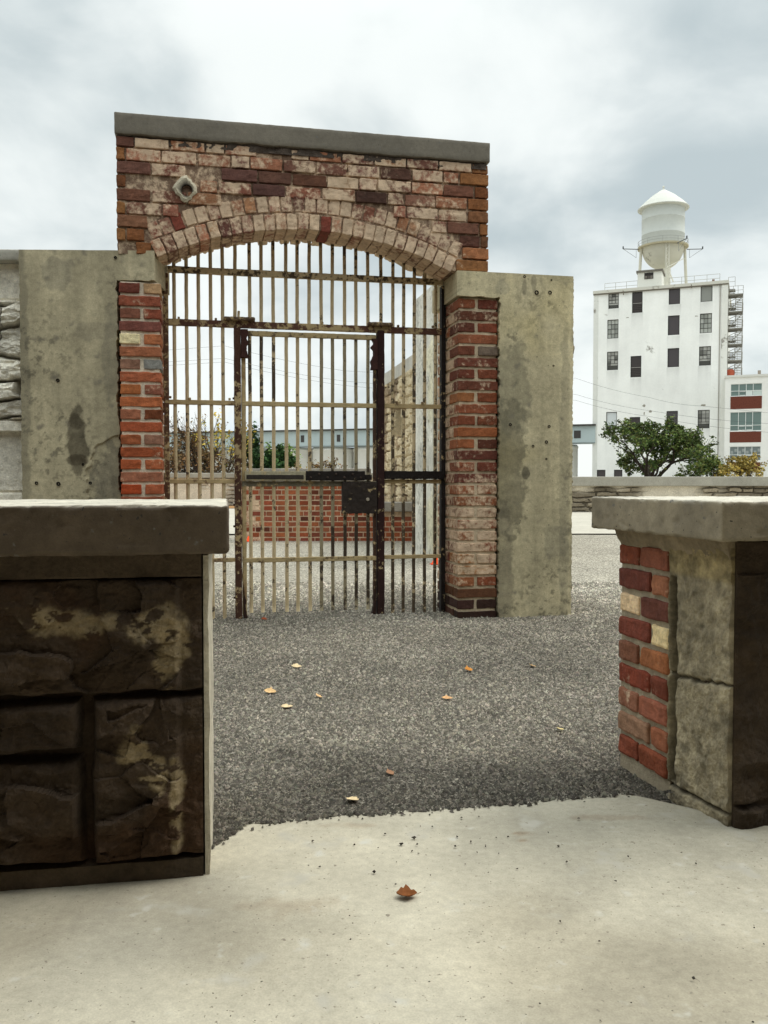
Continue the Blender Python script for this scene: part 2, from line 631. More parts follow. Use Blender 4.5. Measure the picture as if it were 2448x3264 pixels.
def slab():
    # pale concrete paving underfoot, its far edge frayed under the gravel
    xs = np.unique(np.concatenate([np.arange(-3.2, -1, .1), np.arange(-1, 1.4, .009), np.arange(1.4, 3.3, .1)]))
    mb = MB()
    n = 230
    V, C = [], []
    for x in xs:
        e = 2.460 + .20 * x + (float(f2(np.array([x]), np.array([0.]), 14, 4, 11)[0]) - .5) * .04
        if x < -.36:
            e = min(e, 2.365 + (x + .38) * 2.2) if x > -.5 else 2.10
        if x > .74:
            e = 2.608 - (x - .74) * .8
        ys = -.34 + (e + .34) * np.linspace(0, 1, n)
        zz = np.zeros(n) + (f2(np.full(n, x), ys, 1.3, 3, 8) - .5) * .006
        zz[-1] = -.03
        zz[-2] = zz[-3]
        ys[-2] = ys[-1] - .006
        V += [(x, y, z) for y, z in zip(ys, zz)]
    V = np.array(V)
    F = [(i * n + j, (i + 1) * n + j, (i + 1) * n + j + 1, i * n + j + 1) for i in range(len(xs) - 1) for j in range(n - 1)]
    m = f2(V[:, 0], V[:, 1], 2.2, 4, 31)[:, None]
    m2 = sstep(f2(V[:, 0], V[:, 1], 1.1, 4, 33), .46, .62)[:, None]
    C = np.array(lin((184, 178, 160))) * (.68 + .64 * m)
    C = C * (1 - .17 * m2 * np.array([.88, 1.0, 1.18]))
    for (x0, y0, rx, ry) in ((.37, 2.298, .035, .010), (.36, 2.26, .02, .008), (.62, 2.42, .16, .03), (-.1, 2.36, .10, .02), (-.22, 1.9, .12, .05)):
        d = np.sqrt(((V[:, 0] - x0) / rx + (f2(V[:, 0], V[:, 1], 16, 4, 35) - .5) * 2.2) ** 2 + ((V[:, 1] - y0) / ry + (f2(V[:, 0], V[:, 1], 16, 4, 36) - .5) * 2.2) ** 2)
        k = sstep(-d, -1.2, -.4)[:, None] * (.6 if rx < .05 else .28)
        C = C * (1 - k) + np.array(lin((122, 96, 66))) * k
    mb.add(V, F, C)
    tag(mb.build('pavement', M_SLAB, None, True), kind='structure')
    # grit and crumbs lying on it
    gb = MB()
    for i in range(70):
        if i < 34:
            x, y = random.gauss(.15, .28), random.gauss(2.18, .16)
        else:
            x, y = random.uniform(-.6, .9), random.uniform(1.25, 2.35)
        if y > 2.38 + .2 * x - .02 or x < -.36 or x > .8:
            continue
        r_ = random.uniform(.0012, .0036) * (1.7 if random.random() < .12 else 1)
        V_ = np.array([(1, .4, 0), (-1, -.3, .1), (-.3, 1, 0), (.4, -1, 0), (.2, .1, .7), (0, 0, -.6)], float) * (.6 + .9 * rng.random((6, 1))) + (rng.random((6, 3)) - .5) * .6
        V_ = V_ * r_ + np.array([x, y, .003 + r_ * .5])
        k = random.uniform(.02, .09)
        gb.add(V_, [(0, 2, 4), (2, 1, 4), (1, 3, 4), (3, 0, 4), (2, 0, 5), (1, 2, 5), (3, 1, 5), (0, 3, 5)], (k, k * .85, k * .65))
    tag(gb.build('grit', M_PEB), 'dark crumbs of grit scattered over the pale concrete paving', 'grit', kind='stuff')


slab()

# pale hard standing beyond the yard
hb = MB()
xs = np.linspace(-30, 40, 141)
ys = np.array([15.6, 17, 19, 22, 26, 33.2])
X, Y = np.meshgrid(xs, ys, indexing='ij')
Y = Y + (Y < 16) * (f2(X, Y, .5, 3, 4) - .5) * .8
nx, ny = X.shape
hb.add(np.stack([X, Y, np.full_like(X, .004)], -1).reshape(-1, 3), [(i * ny + j, (i + 1) * ny + j, (i + 1) * ny + j + 1, i * ny + j + 1) for i in range(nx - 1) for j in range(ny - 1)], lin((178, 173, 160)))
tag(hb.build('path', M_SLAB), kind='structure')

# unseen building, added behind the viewer to shade the near faces of the low walls
hbld = empty('shade_building', (0, -.35, 0), 0, 'unseen dark building with an eave, added behind the viewer to shade the low walls', 'building')
mb = MB()
mb.box((-20, -12, -.1), (20, -.0, 4.1), lin((84, 74, 62)))
mb.build('wall', M_STONE, hbld)  # wall of the added unseen building, there for its shade
mb = MB()
mb.box((-20.2, -12.2, 4.1), (20.2, .75, 4.4), lin((80, 76, 70)))
mb.build('roof', M_CONC, hbld)  # eave of the added unseen building, there for its shade

# ================================================================== BRICK ARCHWAY (local frame: s along the wall, t into depth)
GATE_O = (0.0, 6.337)
GATE_M = .21
MG, AG = frame(GATE_O[0], GATE_O[1], GATE_M)


def gate_empty(name, label, cat):
    return empty(name, (GATE_O[0], GATE_O[1], 0), AG, label, cat)


arch = gate_empty('brick_archway', 'tall whitewashed red brick archway with a sloping grey concrete coping above the iron gate', 'archway')
TF, TB = -.34, .20            # front and back of the wall
AC, ARAD, AZ0 = -.58, 2.18, .433


def arc_z(s, r=ARAD):
    return AZ0 + np.sqrt(np.maximum(r * r - (np.asarray(s) - AC) ** 2, 0))


REDS = [tuple(v * 1.2 for v in lin(c)) for c in ((136, 86, 72), (122, 74, 64), (150, 100, 80), (108, 68, 62), (154, 110, 90), (128, 86, 76))]
DULL = [tuple(v * 1.15 for v in lin(c)) for c in ((112, 72, 62), (98, 64, 56), (122, 82, 68), (104, 70, 64), (88, 60, 52))]
ORNG = [tuple(v * .98 for v in lin(c)) for c in ((150, 104, 64), (138, 92, 58), (158, 114, 74), (134, 94, 66))]
MORT = lin((170, 156, 136))


def pick(L, v=.18):
    c = np.array(random.choice(L)) * (np.array([1.0, 1.04, .90]) if L is not ORNG else np.array([.95, .86, .80])) * (1 + (rng.random(3) - .5) * np.array([.10, .14, .14]))
    return c * (1 + (random.random() - .5) * 2 * v)


# mortar core of the upper wall
core = MB()
ss = np.linspace(-1.806, .662, 160)
n = len(ss)
inside = (ss > AC - .975) & (ss < AC + .975)
zb = np.where(inside, arc_z(ss) + .012, 2.40)
zb2 = np.where(inside, arc_z(ss) + .055, 2.40)
zt = np.full(n, 3.14)
rows = []
t_list = [TF + .016, -.05, -.05, .04, .04, TB]
zb_list = [zb, zb, zb + .09, zb + .09, zb2 + .02, zb2 + .02]
jag = (fbm(np.stack([ss, ss * 0, ss * 0], -1), 22, 3, 2) - .5) * .03
zb_list[4] = zb_list[4] + np.where(inside, jag, 0)
zb_list[5] = zb_list[5] + np.where(inside, jag, 0)
V = []
for t_, z_ in zip(t_list, zb_list):
    V.append(np.stack([ss, np.full(n, t_), z_], -1))
V.append(np.stack([ss, np.full(n, TB), zt], -1))
V.append(np.stack([ss, np.full(n, TF + .016), zt], -1))
K = len(V)
V = np.concatenate(V)
F = []
for a in range(K):
    b = (a + 1) % K
    for i in range(n - 1):
        F.append((a * n + i, b * n + i, b * n + i + 1, a * n + i + 1))
F.append(tuple(k * n for k in range(K)))
F.append(tuple(k * n + n - 1 for k in range(K))[::-1])
core.add(V, F, lin((128, 104, 86)), .44)

# spandrel brickwork, course by course
CH = .0845
z = 2.40
row = 0
HOLE = (-1.385, 2.831)
while z < 3.12:
    z1 = min(z + CH - .011, 3.135)
    s = -1.813 - (.06 if row % 2 else 0.0)
    first = True
    while s < .668:
        L = (.115 if (row % 2 and first) else random.choice((.205, .215, .21, .225, .11))) + random.uniform(-.006, .006)
        s0, s1 = max(s, -1.813), min(s + L, .669)
        if .669 - s1 < .05:
            s1 = .669
        first = False
        s = s1 + .010
        if s1 - s0 < .03:
            continue
        zc_ = (z + z1) / 2 - AZ0
        lim = min(math.sqrt(max(2.412 ** 2 - zc_ ** 2, 0)), zc_ * math.tan(R(27.0)))
        if lim > 0:
            lo_, hi_ = AC - lim, AC + lim
            if s0 >= lo_ and s1 <= hi_:
                continue
            if s0 < lo_ < s1:
                s1 = lo_
            elif s0 < hi_ < s1:
                s0 = hi_
            if s1 - s0 < .025:
                continue
        ctr = ((s0 + s1) / 2, (z + z1) / 2)
        if abs(ctr[0] - HOLE[0]) < .075 and abs(ctr[1] - HOLE[1]) < .07:
            continue
        s0c, s1c = s0, s1
        quoin = ctr[0] < -1.60 - (.06 if row % 2 else 0) or ctr[0] > .44 + (.05 if row % 2 else 0)
        if quoin:
            c = pick(DULL) if (ctr[0] < 0 or ctr[0] < .56) and z > 2.55 else pick(ORNG)
            if ctr[0] > .6 or ctr[0] < -1.76:
                c = pick(ORNG) * .9
            w_ = random.uniform(.16, .34)
        else:
            c = pick(REDS)
            w_ = .36 + .26 * float(f2(np.array(ctr[0]), np.array(ctr[1]), 4.5, 3, 66)) + random.uniform(-.05, .05)
            if random.random() < .10:
                w_ = random.uniform(.25, .35)
                c = pick(DULL) * .75
        if -.98 < ctr[0] < -.62 and 2.84 < ctr[1] < 3.0:
            c, w_ = pick(DULL) * .9, .2
        dep = TF + random.uniform(-.006, .006)
        if random.random() < .035:
            dep += .03
            c = c * .6
        brick(core, (s0c, dep, z), (s1c, dep + .12, z1), c, w_, amp=.006, n=(9, 1, 5), mi=1)
        if ctr[0] < -1.7 or ctr[0] > .56:      # the ends of the wall show brick too
            brick(core, (s0c, dep + .13, z), (s1c, dep + .33, z1), pick(ORNG), .2, n=(2, 2, 2), mi=1)
    z += CH
    row += 1
# bricks of the back edge of the arch, seen from below
core.build('brickwork', [M_MORTAR, M_BRICK], arch)


def ring(name, r0, r1, N, a0, a1, washrange, off):
    mb = MB()
    for i in range(N):
        t0 = R(a0 + (a1 - a0) * i / N)
        t1 = R(a0 + (a1 - a0) * (i + 1) / N)
        rm = (r0 + r1) / 2
        wid = rm * (t1 - t0)
        c = pick(REDS, .25)
        w_ = random.uniform(*washrange)
        if random.random() < .06:
            w_ = .30
            c = np.array(lin((128, 66, 52)))
        j0 = random.uniform(-.003, .003)
        dpt = random.uniform(-.004, .004) + off

        def Mv(P, tm=(t0 + t1) / 2):
            th = tm + P[:, 0] / rm
            rad = P[:, 2] + j0
            return np.stack([AC + rad * np.sin(th), P[:, 1], AZ0 + rad * np.cos(th)], -1)
        brick(mb, (-wid / 2 + .0045, TF + .002 + dpt, r0 + .003), (wid / 2 - .0045, -.06, r1 - .004), c, w_, r=.005, amp=.006, n=(5, 3, 7), M=Mv, freq=34)
    return mb.build(name, M_BRICK, arch)


ring('arch_ring', ARAD, ARAD + .113, 28, -26.8, 26.8, (.47, .61), 0)
ring('arch_ring', ARAD + .117, ARAD + .226, 27, -26.2, 26.6, (.44, .58), .006)
# the thin rear ring that closes the arch behind the bars
rb = MB()
for i in range(26):
    t0, t1 = R(-26 + 52 * i / 26), R(-26 + 52 * (i + 1) / 26)
    r0 = ARAD + .052 + random.uniform(-.012, .012)
    rm = r0 + .05

    def Mv2(P, tm=(t0 + t1) / 2, rm=rm):
        th = tm + P[:, 0] / rm
        return np.stack([AC + P[:, 2] * np.sin(th), P[:, 1], AZ0 + P[:, 2] * np.cos(th)], -1)
    wid = rm * (t1 - t0)
    brick(rb, (-wid / 2 + .002, .035, r0), (wid / 2 - .002, TB + .004, r0 + .08), lin((176, 160, 136)), .55, r=.012, amp=.012, n=(3, 3, 2), M=Mv2)
rb.build('rear_arch_ring', M_BRICK, arch)

# coping: one cast beam on top
cp = MB()
P, N, F = rbox((2.495, .62, .132), .006, 120, 8, 6)
P = P + N * ((fbm(P, 30, 3, 4) - .5) * .004)[:, None]
low_ = P[:, 2] < -.05
P[:, 2] -= np.where(low_, (fbm(P, 11, 4, 9) - .35) * .022, 0)
P = P + np.array([-.573, -.05, 3.214])
m_ = fbm(P, 5, 4, 6)[:, None]
cp.add(P, F, np.array(lin((116, 109, 96))) * (.8 + .4 * m_))
cp.build('coping', M_CAST, arch, True)
# ragged bedding mortar under the coping
bm_ = MB()
us = np.linspace(-1.80, .655, 260)
panel(bm_, us, np.linspace(3.10, 3.15, 5), .3, f=lambda U, Z: TF + .004 - (f2(U, Z, 30, 4, 14) - .5) * .03, c=lambda U, Z: np.array(lin((84, 74, 66))) * (.6 + .9 * f2(U, Z, 25, 4, 3)[..., None]))
bm_.build('bedding_mortar', M_MORTAR, arch)

# clay drain pipe mouth let into the brickwork
dp = MB()
hs, hz_ = HOLE
lump = []
for k in range(26):
    a = 2 * math.pi * k / 26
    q_ = .044 + .024 * max(abs(math.cos(a)), abs(math.sin(a))) ** 3 + random.uniform(-.004, .006)
    lump.append(q_)
V, F = [], []
for (rr, yy) in ((1.15, TF + .03), (1.1, TF - .008), (.85, TF - .018)):
    for k in range(26):
        a = 2 * math.pi * k / 26
        V.append((hs + lump[k] * rr * math.cos(a), yy, hz_ + lump[k] * rr * 1.1 * math.sin(a)))
for k in range(26):
    a = 2 * math.pi * k / 26
    V.append((hs + .010 + .034 * math.cos(a), TF - .012, hz_ - .012 + .038 * math.sin(a)))
for k in range(26):
    a = 2 * math.pi * k / 26
    V.append((hs + .010 + .034 * math.cos(a), TF + .20, hz_ - .012 + .038 * math.sin(a)))
for i in range(4):
    for k in range(26):
        k2 = (k + 1) % 26
        F.append((i * 26 + k, i * 26 + k2, (i + 1) * 26 + k2, (i + 1) * 26 + k))
F.append(tuple(range(4 * 26, 5 * 26)))
cc = np.concatenate([np.tile(lin((206, 196, 172)), (78, 1)), np.tile(lin((60, 54, 46)), (26, 1)), np.tile(lin((14, 12, 10)), (26, 1))])
dp.add(V, F, cc)
dp.build('drain_pipe', M_MORTAR, arch)

# brick jambs: left and right of the opening, laid header / stretcher


def jamb(name, sa, sb, colors, mirror, z_top, special, washf, wash_rev, base_dark=False):
    """front face from sa (outer) to sb (reveal side)"""
    mb = MB()
    lo, hi = min(sa, sb), max(sa, sb)
    mb.box((lo + .010, TF + .011, -.06), (hi - .010, TB - .01, z_top), lin((228, 214, 192)) if not base_dark else lin((206, 188, 160)), .3)
    zc = z_top
    r_ = 0
    CHJ = .0808
    sgn = 1 if sb > sa else -1
    W = hi - lo
    while zc > -.03:
        z0, z1 = zc - CHJ + .0085, zc - .0085
        zm = (z0 + z1) / 2

        def put(d0, d1, t0, t1, front):
            # d measured from the reveal side outwards
            if sgn > 0:
                a, b = hi - d1, hi - d0
            else:
                a, b = lo + d0, lo + d1
            if front:
                key = (r_, 0 if d0 < .01 else 1)
                c = np.array(lin(special[key])) if key in special else pick(colors, .2)
                w_ = washf(zm) + random.uniform(-.05, .05)
                if key in special:
                    w_ = .2
            else:
                c = pick(colors, .2)
                w_ = wash_rev + random.uniform(-.06, .06)
            if base_dark and zm < .20:
                c = pick(ORNG) * .55 if zm > .12 else pick(DULL) * .35
                w_ = .1
            brick(mb, (a, t0, z0), (b, t1, z1), c, w_, r=.005, amp=.006, n=(9, 4, 5), mi=1)
        e = random.uniform(-.004, .004)
        if r_ % 2 == 0:
            put(0, W * .46 - .011, TF + e, TF + .215, True)
            put(W * .46 + .011, W - .003, TF + e, TF + .215, True)
            put(0, W * .46 - .007, TF + .228, TF + .44, False)
            put(0, W * .46 - .007, TF + .452, TB, False)
        else:
            put(0, W, TF + e, TF + .105, True)
            put(0, W * .46 - .007, TF + .117, TF + .33, False)
            put(0, W * .46 - .007, TF + .342, TB, False)
        zc -= CHJ
        r_ += 1
    return mb.build(name, [M_MORTAR, M_BRICK], arch)


jamb('jamb', -1.806, -1.545, [lin(c) for c in ((178, 100, 66), (164, 90, 63), (146, 80, 61), (186, 118, 82), (154, 96, 78), (170, 106, 78), (166, 84, 54))],
     False, 2.222,
     {(0, 1): (110, 58, 46), (0, 0): (186, 150, 112), (2, 1): (132, 84, 66), (4, 1): (238, 222, 176), (4, 0): (182, 112, 74), (6, 1): (146, 108, 88), (6, 0): (138, 136, 130),
      (10, 0): (118, 66, 40), (12, 0): (150, 108, 88), (16, 1): (170, 72, 36), (3, 0): (124, 74, 64)}, lambda z: .30, .46)
jamb('jamb', .744, .455, [lin(c) for c in ((132, 72, 52), (116, 62, 48), (104, 57, 47), (144, 84, 60), (124, 70, 53), (152, 96, 62))],
     True, 2.215,
     {(4, 1): (116, 100, 86), (11, 0): (156, 92, 56), (21, 1): (158, 104, 62), (2, 1): (128, 68, 48)},
     lambda z: .34 + .19 * float(sstep(np.array(1.15 - z), 0, .5)) * float(sstep(np.array(z), .2, .35)), .52, True)

# ================================================================== CONCRETE PIERS beside the arch
def conc_col(base, blots, seed, streak=.50):
    def f(U, Z):
        m = f2(U, Z, 2.6, 4, seed)[..., None]
        m2 = f2(U * 1.0, Z, 7.5, 4, seed + 3)[..., None]
        st = (.6 * f2(U, Z, 11, 4, seed + 7, .6, .05) + .4 * f2(U, Z, 4, 3, seed + 8, .5, .10))[..., None]
        C = np.array(lin(base)) * (.68 + .64 * m) * (.84 + .32 * m2) * (1 - streak + 2 * streak * st)
        yel = sstep(f2(U, Z, 1.6, 3, seed + 11), .5, .68)[..., None]
        C = C * (1 - yel * np.array([0, .03, .18]))
        grime = sstep(f2(U, Z, 26, 6, seed + 13, .7), .50, .66)[..., None] * sstep(f2(U, Z, 2.2, 3, seed + 17), .40, .62)[..., None]
        C = C * (1 - .52 * grime)
        for (u0, z0, ru, rz, am, cc) in blots:
            wu = (f2(U, Z, 9, 6, seed + 23, .62) - .5) * 1.7
            wz = (f2(U, Z, 9, 6, seed + 29, .62) - .5) * 1.7
            d = np.sqrt(((U - u0) / ru + wu) ** 2 + ((Z - z0) / rz + wz) ** 2)
            k = (sstep(-d, -1.12, -.86) * (.72 + .5 * (f2(U, Z, 22, 5, seed + 37, .65) - .3)))[..., None].clip(0, 1.1) * am
            C = C * (1 - k) + np.array(lin(cc)) * (.75 + .5 * m2) * k
        return C
    return f


# left pier: nearly square to the viewer
ML, AL = frame(-1.443, 5.666, .03)
pl = empty('concrete_pier', (-1.443, 5.666, 0), AL, 'weathered concrete pier left of the arch with a dark drip stain', 'pier')
mb = MB()
us = np.unique(np.concatenate([np.linspace(-.892, -.274, 124), np.linspace(-.274, -.034, 49)]))
zs = np.unique(np.concatenate([np.linspace(-.06, 2.232, 440), np.linspace(2.232, 2.422, 36)]))
Uc, Zc = np.meshgrid((us[1:] + us[:-1]) / 2, (zs[1:] + zs[:-1]) / 2, indexing='ij')
mask = ~((Uc > -.2745) & (Zc < 2.232))


def ledge(U, Z):
    k = np.exp(-((U + .274) / .012) ** 2) * (Z < 2.22)
    U2 = U + k * (f2(U * 0, Z, 28, 4, 5) - .5) * .045
    k2 = np.exp(-((Z - 2.232) / .01) ** 2) * (U > -.27)
    Z2 = Z + k2 * (f2(U, Z * 0, 24, 4, 6) - .5) * .02
    e = np.exp(-((U + .892) / .006) ** 2)
    return U2 + e * (f2(U * 0, Z, 30, 3, 7) - .5) * .012, Z2


def face_l(U, Z):
    T = -(f2(U, Z, 9, 4, 41) - .5) * .006
    lip = sstep(-((U + .40) / .20) ** 2, -1, -.9) * 0
    # spalled patch low on the right: surface broken 12 mm back
    d = np.sqrt(((U + .24) / .22 + (f2(U, Z, 5, 4, 64) - .5) * 1.1) ** 2 + ((Z - .93) / .30 + (f2(U, Z, 5, 4, 65) - .5) * 1.1) ** 2)
    T = T + sstep(-d, -1.02, -.97) * .012
    return T + lip


panel(mb, us, zs, .46, f=face_l,
      c=conc_col((186, 175, 145), [(-.535, 1.20, .065, .20, .82, (64, 56, 42)), (-.545, 1.32, .05, .05, .7, (74, 66, 50)), (-.545, 1.08, .075, .035, .75, (70, 60, 44)), (-.22, .93, .22, .30, .75, (112, 106, 92)), (-.88, 1.7, .05, .9, .5, (96, 92, 80)), (-.30, 1.75, .06, .30, .45, (110, 106, 94)), (-.66, 2.27, .10, .10, .45, (112, 108, 98)), (-.40, 1.9, .16, .06, .35, (110, 104, 92))], 100),
      mask=mask, edge=ledge)
mb.build('concrete_face', M_CONC, pl)
# form-tie holes
for (u_, z_, r_) in ((-.80, .93, .010), (-.455, .93, .010), (-.66, .925, .013), (-.50, 1.05, .008), (-.28, 2.375, .009), (-.655, 1.59, .011)):
    tb = MB()
    tb.lathe([(r_ * 1.15, 0), (r_, -.004), (r_ * .2, .006)], (0, 0, 0), 10, lin((46, 42, 34)))
    o = tb.build('tie_hole', M_CONC, pl)
    o.rotation_euler = (R(-90), 0, 0)
    o.location = (u_, -.004, z_)

# right pier: in line with the arch
pr = gate_empty('concrete_pier', 'weathered concrete pier right of the arch, dark patch along its brick edge', 'pier')
mb = MB()
us = np.unique(np.concatenate([np.linspace(.440, .750, 62), np.linspace(.750, 1.300, 112)]))
zs = np.unique(np.concatenate([np.linspace(-.07, 2.222, 440), np.linspace(2.222, 2.394, 34)]))
Uc, Zc = np.meshgrid((us[1:] + us[:-1]) / 2, (zs[1:] + zs[:-1]) / 2, indexing='ij')
mask = ~((Uc < .7495) & (Zc < 2.222))


def ledge_r(U, Z):
    k = np.exp(-((U - .75) / .012) ** 2) * (Z < 2.21)
    U2 = U + k * (f2(U * 0, Z, 34, 4, 15) - .5) * .035
    k2 = np.exp(-((Z - 2.222) / .01) ** 2) * (U < .745)
    Z2 = Z + k2 * (f2(U, Z * 0, 24, 4, 16) - .5) * .02
    e = np.exp(-((U - 1.30) / .008) ** 2)
    return U2 + e * (f2(U * 0, Z, 44, 5, 17, .7) - .55) * .022, Z2


panel(mb, us, zs, TB + .1, f=lambda U, Z: TF - .022 - (f2(U, Z, 9, 4, 43) - .5) * .006,
      c=conc_col((188, 177, 145), [(.80, 1.05, .14, .50, .85, (108, 102, 82)), (.84, 1.62, .13, .34, .55, (116, 112, 94)), (.79, .3, .07, .45, .6, (98, 92, 78)), (1.18, .52, .10, .12, .40, (124, 120, 104)), (1.24, .9, .04, 1.2, .35, (112, 108, 94)), (1.28, 2.38, .2, .03, .3, (110, 108, 98)), (.77, 2.3, .05, .07, .4, (118, 118, 108)), (.95, 1.0, .03, .05, .8, (60, 56, 46)), (1.0, 2.32, .02, .06, .5, (90, 86, 76)), (.93, 2.30, .018, .05, .5, (90, 86, 76))], 200),
      mask=mask, edge=ledge_r)
mb.build('concrete_face', M_CONC, pr)
for (u_, z_, r_) in ((1.02, 2.268, .015), (1.12, 2.272, .013), (.93, 2.375, .009), (1.13, 2.36, .006), (.83, 1.34, .010), (1.12, 1.33, .010), (1.10, 1.22, .011), (1.0, 1.19, .009), (1.15, 1.76, .006), (1.10, 1.10, .007)):
    tb = MB()
    tb.lathe([(r_ * 1.1, 0), (r_ * .9, -.004), (r_ * .2, .006)], (0, 0, 0), 10, lin((40, 36, 30)))
    o = tb.build('tie_hole', M_CONC, pr)
    o.rotation_euler = (R(-90), 0, 0)
    o.location = (u_, TF - .024, z_)


# ================================================================== STONE YARD WALLS beside and behind
def rubble(seed, cw=.34, ch=.11, joint=.02, amp=.05, warp=1.0):
    """height (towards the viewer, metres) and a per stone tone for rough coursed rubble"""
    def g_(U, Z):
        uw = U + (f2(U, Z, 3, 4, seed) - .5) * cw * 1.3 * warp
        zw = Z + (f2(U, Z, 2.5, 4, seed + 1) - .5) * ch * 2.2 * warp
        r_ = np.floor(zw / ch)
        off = hsh(r_.astype(np.int64), r_.astype(np.int64) * 0, r_.astype(np.int64) * 0 + 3, seed)
        uu = uw / (cw * (.6 + .8 * hsh(r_.astype(np.int64), r_.astype(np.int64) * 0 + 5, r_.astype(np.int64) * 0, seed))) + off * 7
        ci = np.floor(uu)
        fu, fz = uu - ci, zw / ch - r_
        e = np.minimum(np.minimum(fu, 1 - fu) * cw, np.minimum(fz, 1 - fz) * ch)
        prof = sstep(e, 0, joint)
        tone = hsh(ci.astype(np.int64), r_.astype(np.int64), r_.astype(np.int64) * 0, seed + 9)
        tilt = (fz - .5) * (tone - .5) * .5
        rid = 1 - np.abs(f2(U, Z, 9, 4, seed + 4, .5, 2.2) * 2 - 1)
        h = prof * (.35 + .5 * tone + tilt + .5 * (rid - .5)) * amp
        return h, tone, prof
    return g_


# left stone wall behind the left pier
sw = empty('stone_wall', (-2.5, 5.76, 0), AL, 'pale rough stone yard wall with a smooth ledge, running off left behind the left pier', 'wall')
rb_ = rubble(50, .36, .15, .02, .11)


def sw_f(U, Z):
    h, tone, prof = rb_(U, Z)
    band = sstep(Z, 1.33, 1.36) * (1 - sstep(Z, 2.10, 2.13))
    dress = (f2(U, Z, 20, 4, 55) - .5) * .012
    T = -(h * band + dress)
    T = np.where((Z > 1.27) & (Z < 1.335), -.055 + dress, T)
    for zz in (2.125, .87, .45):
        T = T + np.exp(-((Z - zz) / .007) ** 2) * .014
    return T


def sw_c(U, Z):
    h, tone, prof = rb_(U, Z)
    C = np.array(lin((236, 230, 214))) * (.76 + .35 * tone[..., None]) * (.8 + .4 * f2(U, Z, 8, 4, 57)[..., None])
    return C * (.55 + .45 * np.where((Z > 1.34) & (Z < 2.11), prof, 1)[..., None])


mb = MB()
panel(mb, np.linspace(-2.4, .55, 420), np.linspace(-.06, 2.36, 350), .5, f=sw_f, c=sw_c)
mb.build('stonework', M_STONE, sw)
mb = MB()
P, N, F = rbox((3.0, .62, .07), .006, 100, 6, 3)
P = P + N * ((fbm(P, 14, 3, 14) - .5) * .008)[:, None] + np.array([-.93, .22, 2.398])
mb.add(P, F, np.array(lin((168, 164, 152))) * (.8 + .4 * fbm(P, 6, 3, 2)[:, None]))
mb.build('coping', M_CAST, sw, True)

# stub of stone wall behind the right pier
st = gate_empty('stone_wall', 'rough stone wall stub showing as a ragged strip along the outer edge of the right pier', 'wall')
mb = MB()
rs = rubble(70, .3, .12)
panel(mb, np.linspace(.80, 1.585, 90), np.linspace(-.06, 2.435, 200), .75, f=lambda U, Z: .32 - rs(U, Z)[0] * .6, c=lambda U, Z: np.array(lin((150, 138, 116))) * (.6 + .6 * rs(U, Z)[1][..., None]),
      edge=lambda U, Z: (U + np.exp(-((U - 1.585) / .03) ** 2) * (f2(U * 0, Z, 14, 4, 71) - .5) * .07, Z))
mb.build('stonework', M_STONE, st)

# ================================================================== IRON GATE
gate = gate_empty('iron_gate', 'rusty cream painted barred iron gate filling the brick arch, a hinged door in its middle', 'gate')
TAN = lin((206, 186, 148))
TANL = lin((190, 174, 140))
DARK = lin((64, 42, 36))
MAROON = lin((66, 40, 35))
BLACK = lin((34, 28, 25))


def bar(parent, s, z0, z1, name='bar', r_=.0126, c=TAN, w=.40, t=0.0):
    mb = MB()
    k = max(3, int((z1 - z0) / .05))
    zz = np.linspace(z0, z1, k)
    lean = random.uniform(-.004, .004)
    pts = [(s + lean * (i / (k - 1) - .5) + random.uniform(-.0008, .0008), t + random.uniform(-.0008, .0008), z_) for i, z_ in enumerate(zz)]
    mb.tube(pts, r_, 12, c, [w_ for z_ in zz for w_ in [w(z_) if callable(w) else w] * 12])
    return mb.build(name, M_IRON, parent, True)


def flat(parent, s0, s1, z0, z1, t0, t1, name, c, w=.35, mat=None, n=None, amp=.0018, r=.003):
    mb = MB()
    L = np.array([s1 - s0, t1 - t0, z1 - z0])
    n = n or tuple(max(1, min(60, int(v / .02))) for v in L)
    P, N, F = rbox(L, r, *n)
    P = P + N * ((fbm(P + s0 * 3, 35, 3, 3) - .5) * 2 * amp)[:, None] + np.array([(s0 + s1) / 2, (t0 + t1) / 2, (z0 + z1) / 2])
    mb.add(P, F, c, w)
    return mb.build(name, mat or M_IRON, parent)


# fixed frame
FS0, FS1 = -1.543, .453
flat(gate, FS0, FS0 + .034, -.05, 2.36, -.03, .03, 'side_post', lin((100, 72, 54)), .40, M_RUST)
flat(gate, FS1 - .030, FS1, -.05, 2.36, -.03, .03, 'side_post', BLACK, .30, M_RUST)
arcf = MB()
V, F = [], []
NA = 60
for i in range(NA + 1):
    th = R(-26.4 + 52.8 * i / NA)
    for (rr, tt) in ((ARAD + .058, -.02), (ARAD + .085, -.02), (ARAD + .085, .022), (ARAD + .058, .022)):
        V.append((AC + rr * math.sin(th), tt, AZ0 + rr * math.cos(th)))
for i in range(NA):
    for k in range(4):
        k2 = (k + 1) % 4
        F.append((i * 4 + k, i * 4 + k2, (i + 1) * 4 + k2, (i + 1) * 4 + k))
arcf.add(V, F, DARK, .3)
arcf.build('arch_rim', M_RUST, gate)

BARS = [-1.469, -1.387, -1.307, -1.224, -1.143, -1.058, -.958, -.878, -.795, -.705, -.626, -.541, -.457, -.376, -.288, -.206, -.119, -.023, .065, .144, .223, .303, .383]


def wash_bar(s, base):
    k = base - .065 + .11 * float(sstep(np.array(s), -.7, .45))
    return lambda z: k + .08 * float(sstep(np.array(1.15 - z), 0, .5)) * float(sstep(np.array(s), -.7, -.2)) + random.uniform(-.03, .05) - .06 * float(sstep(np.array(z), 1.4, 2.2)) + .14 * float(sstep(np.array(z), 2.42, 2.6))


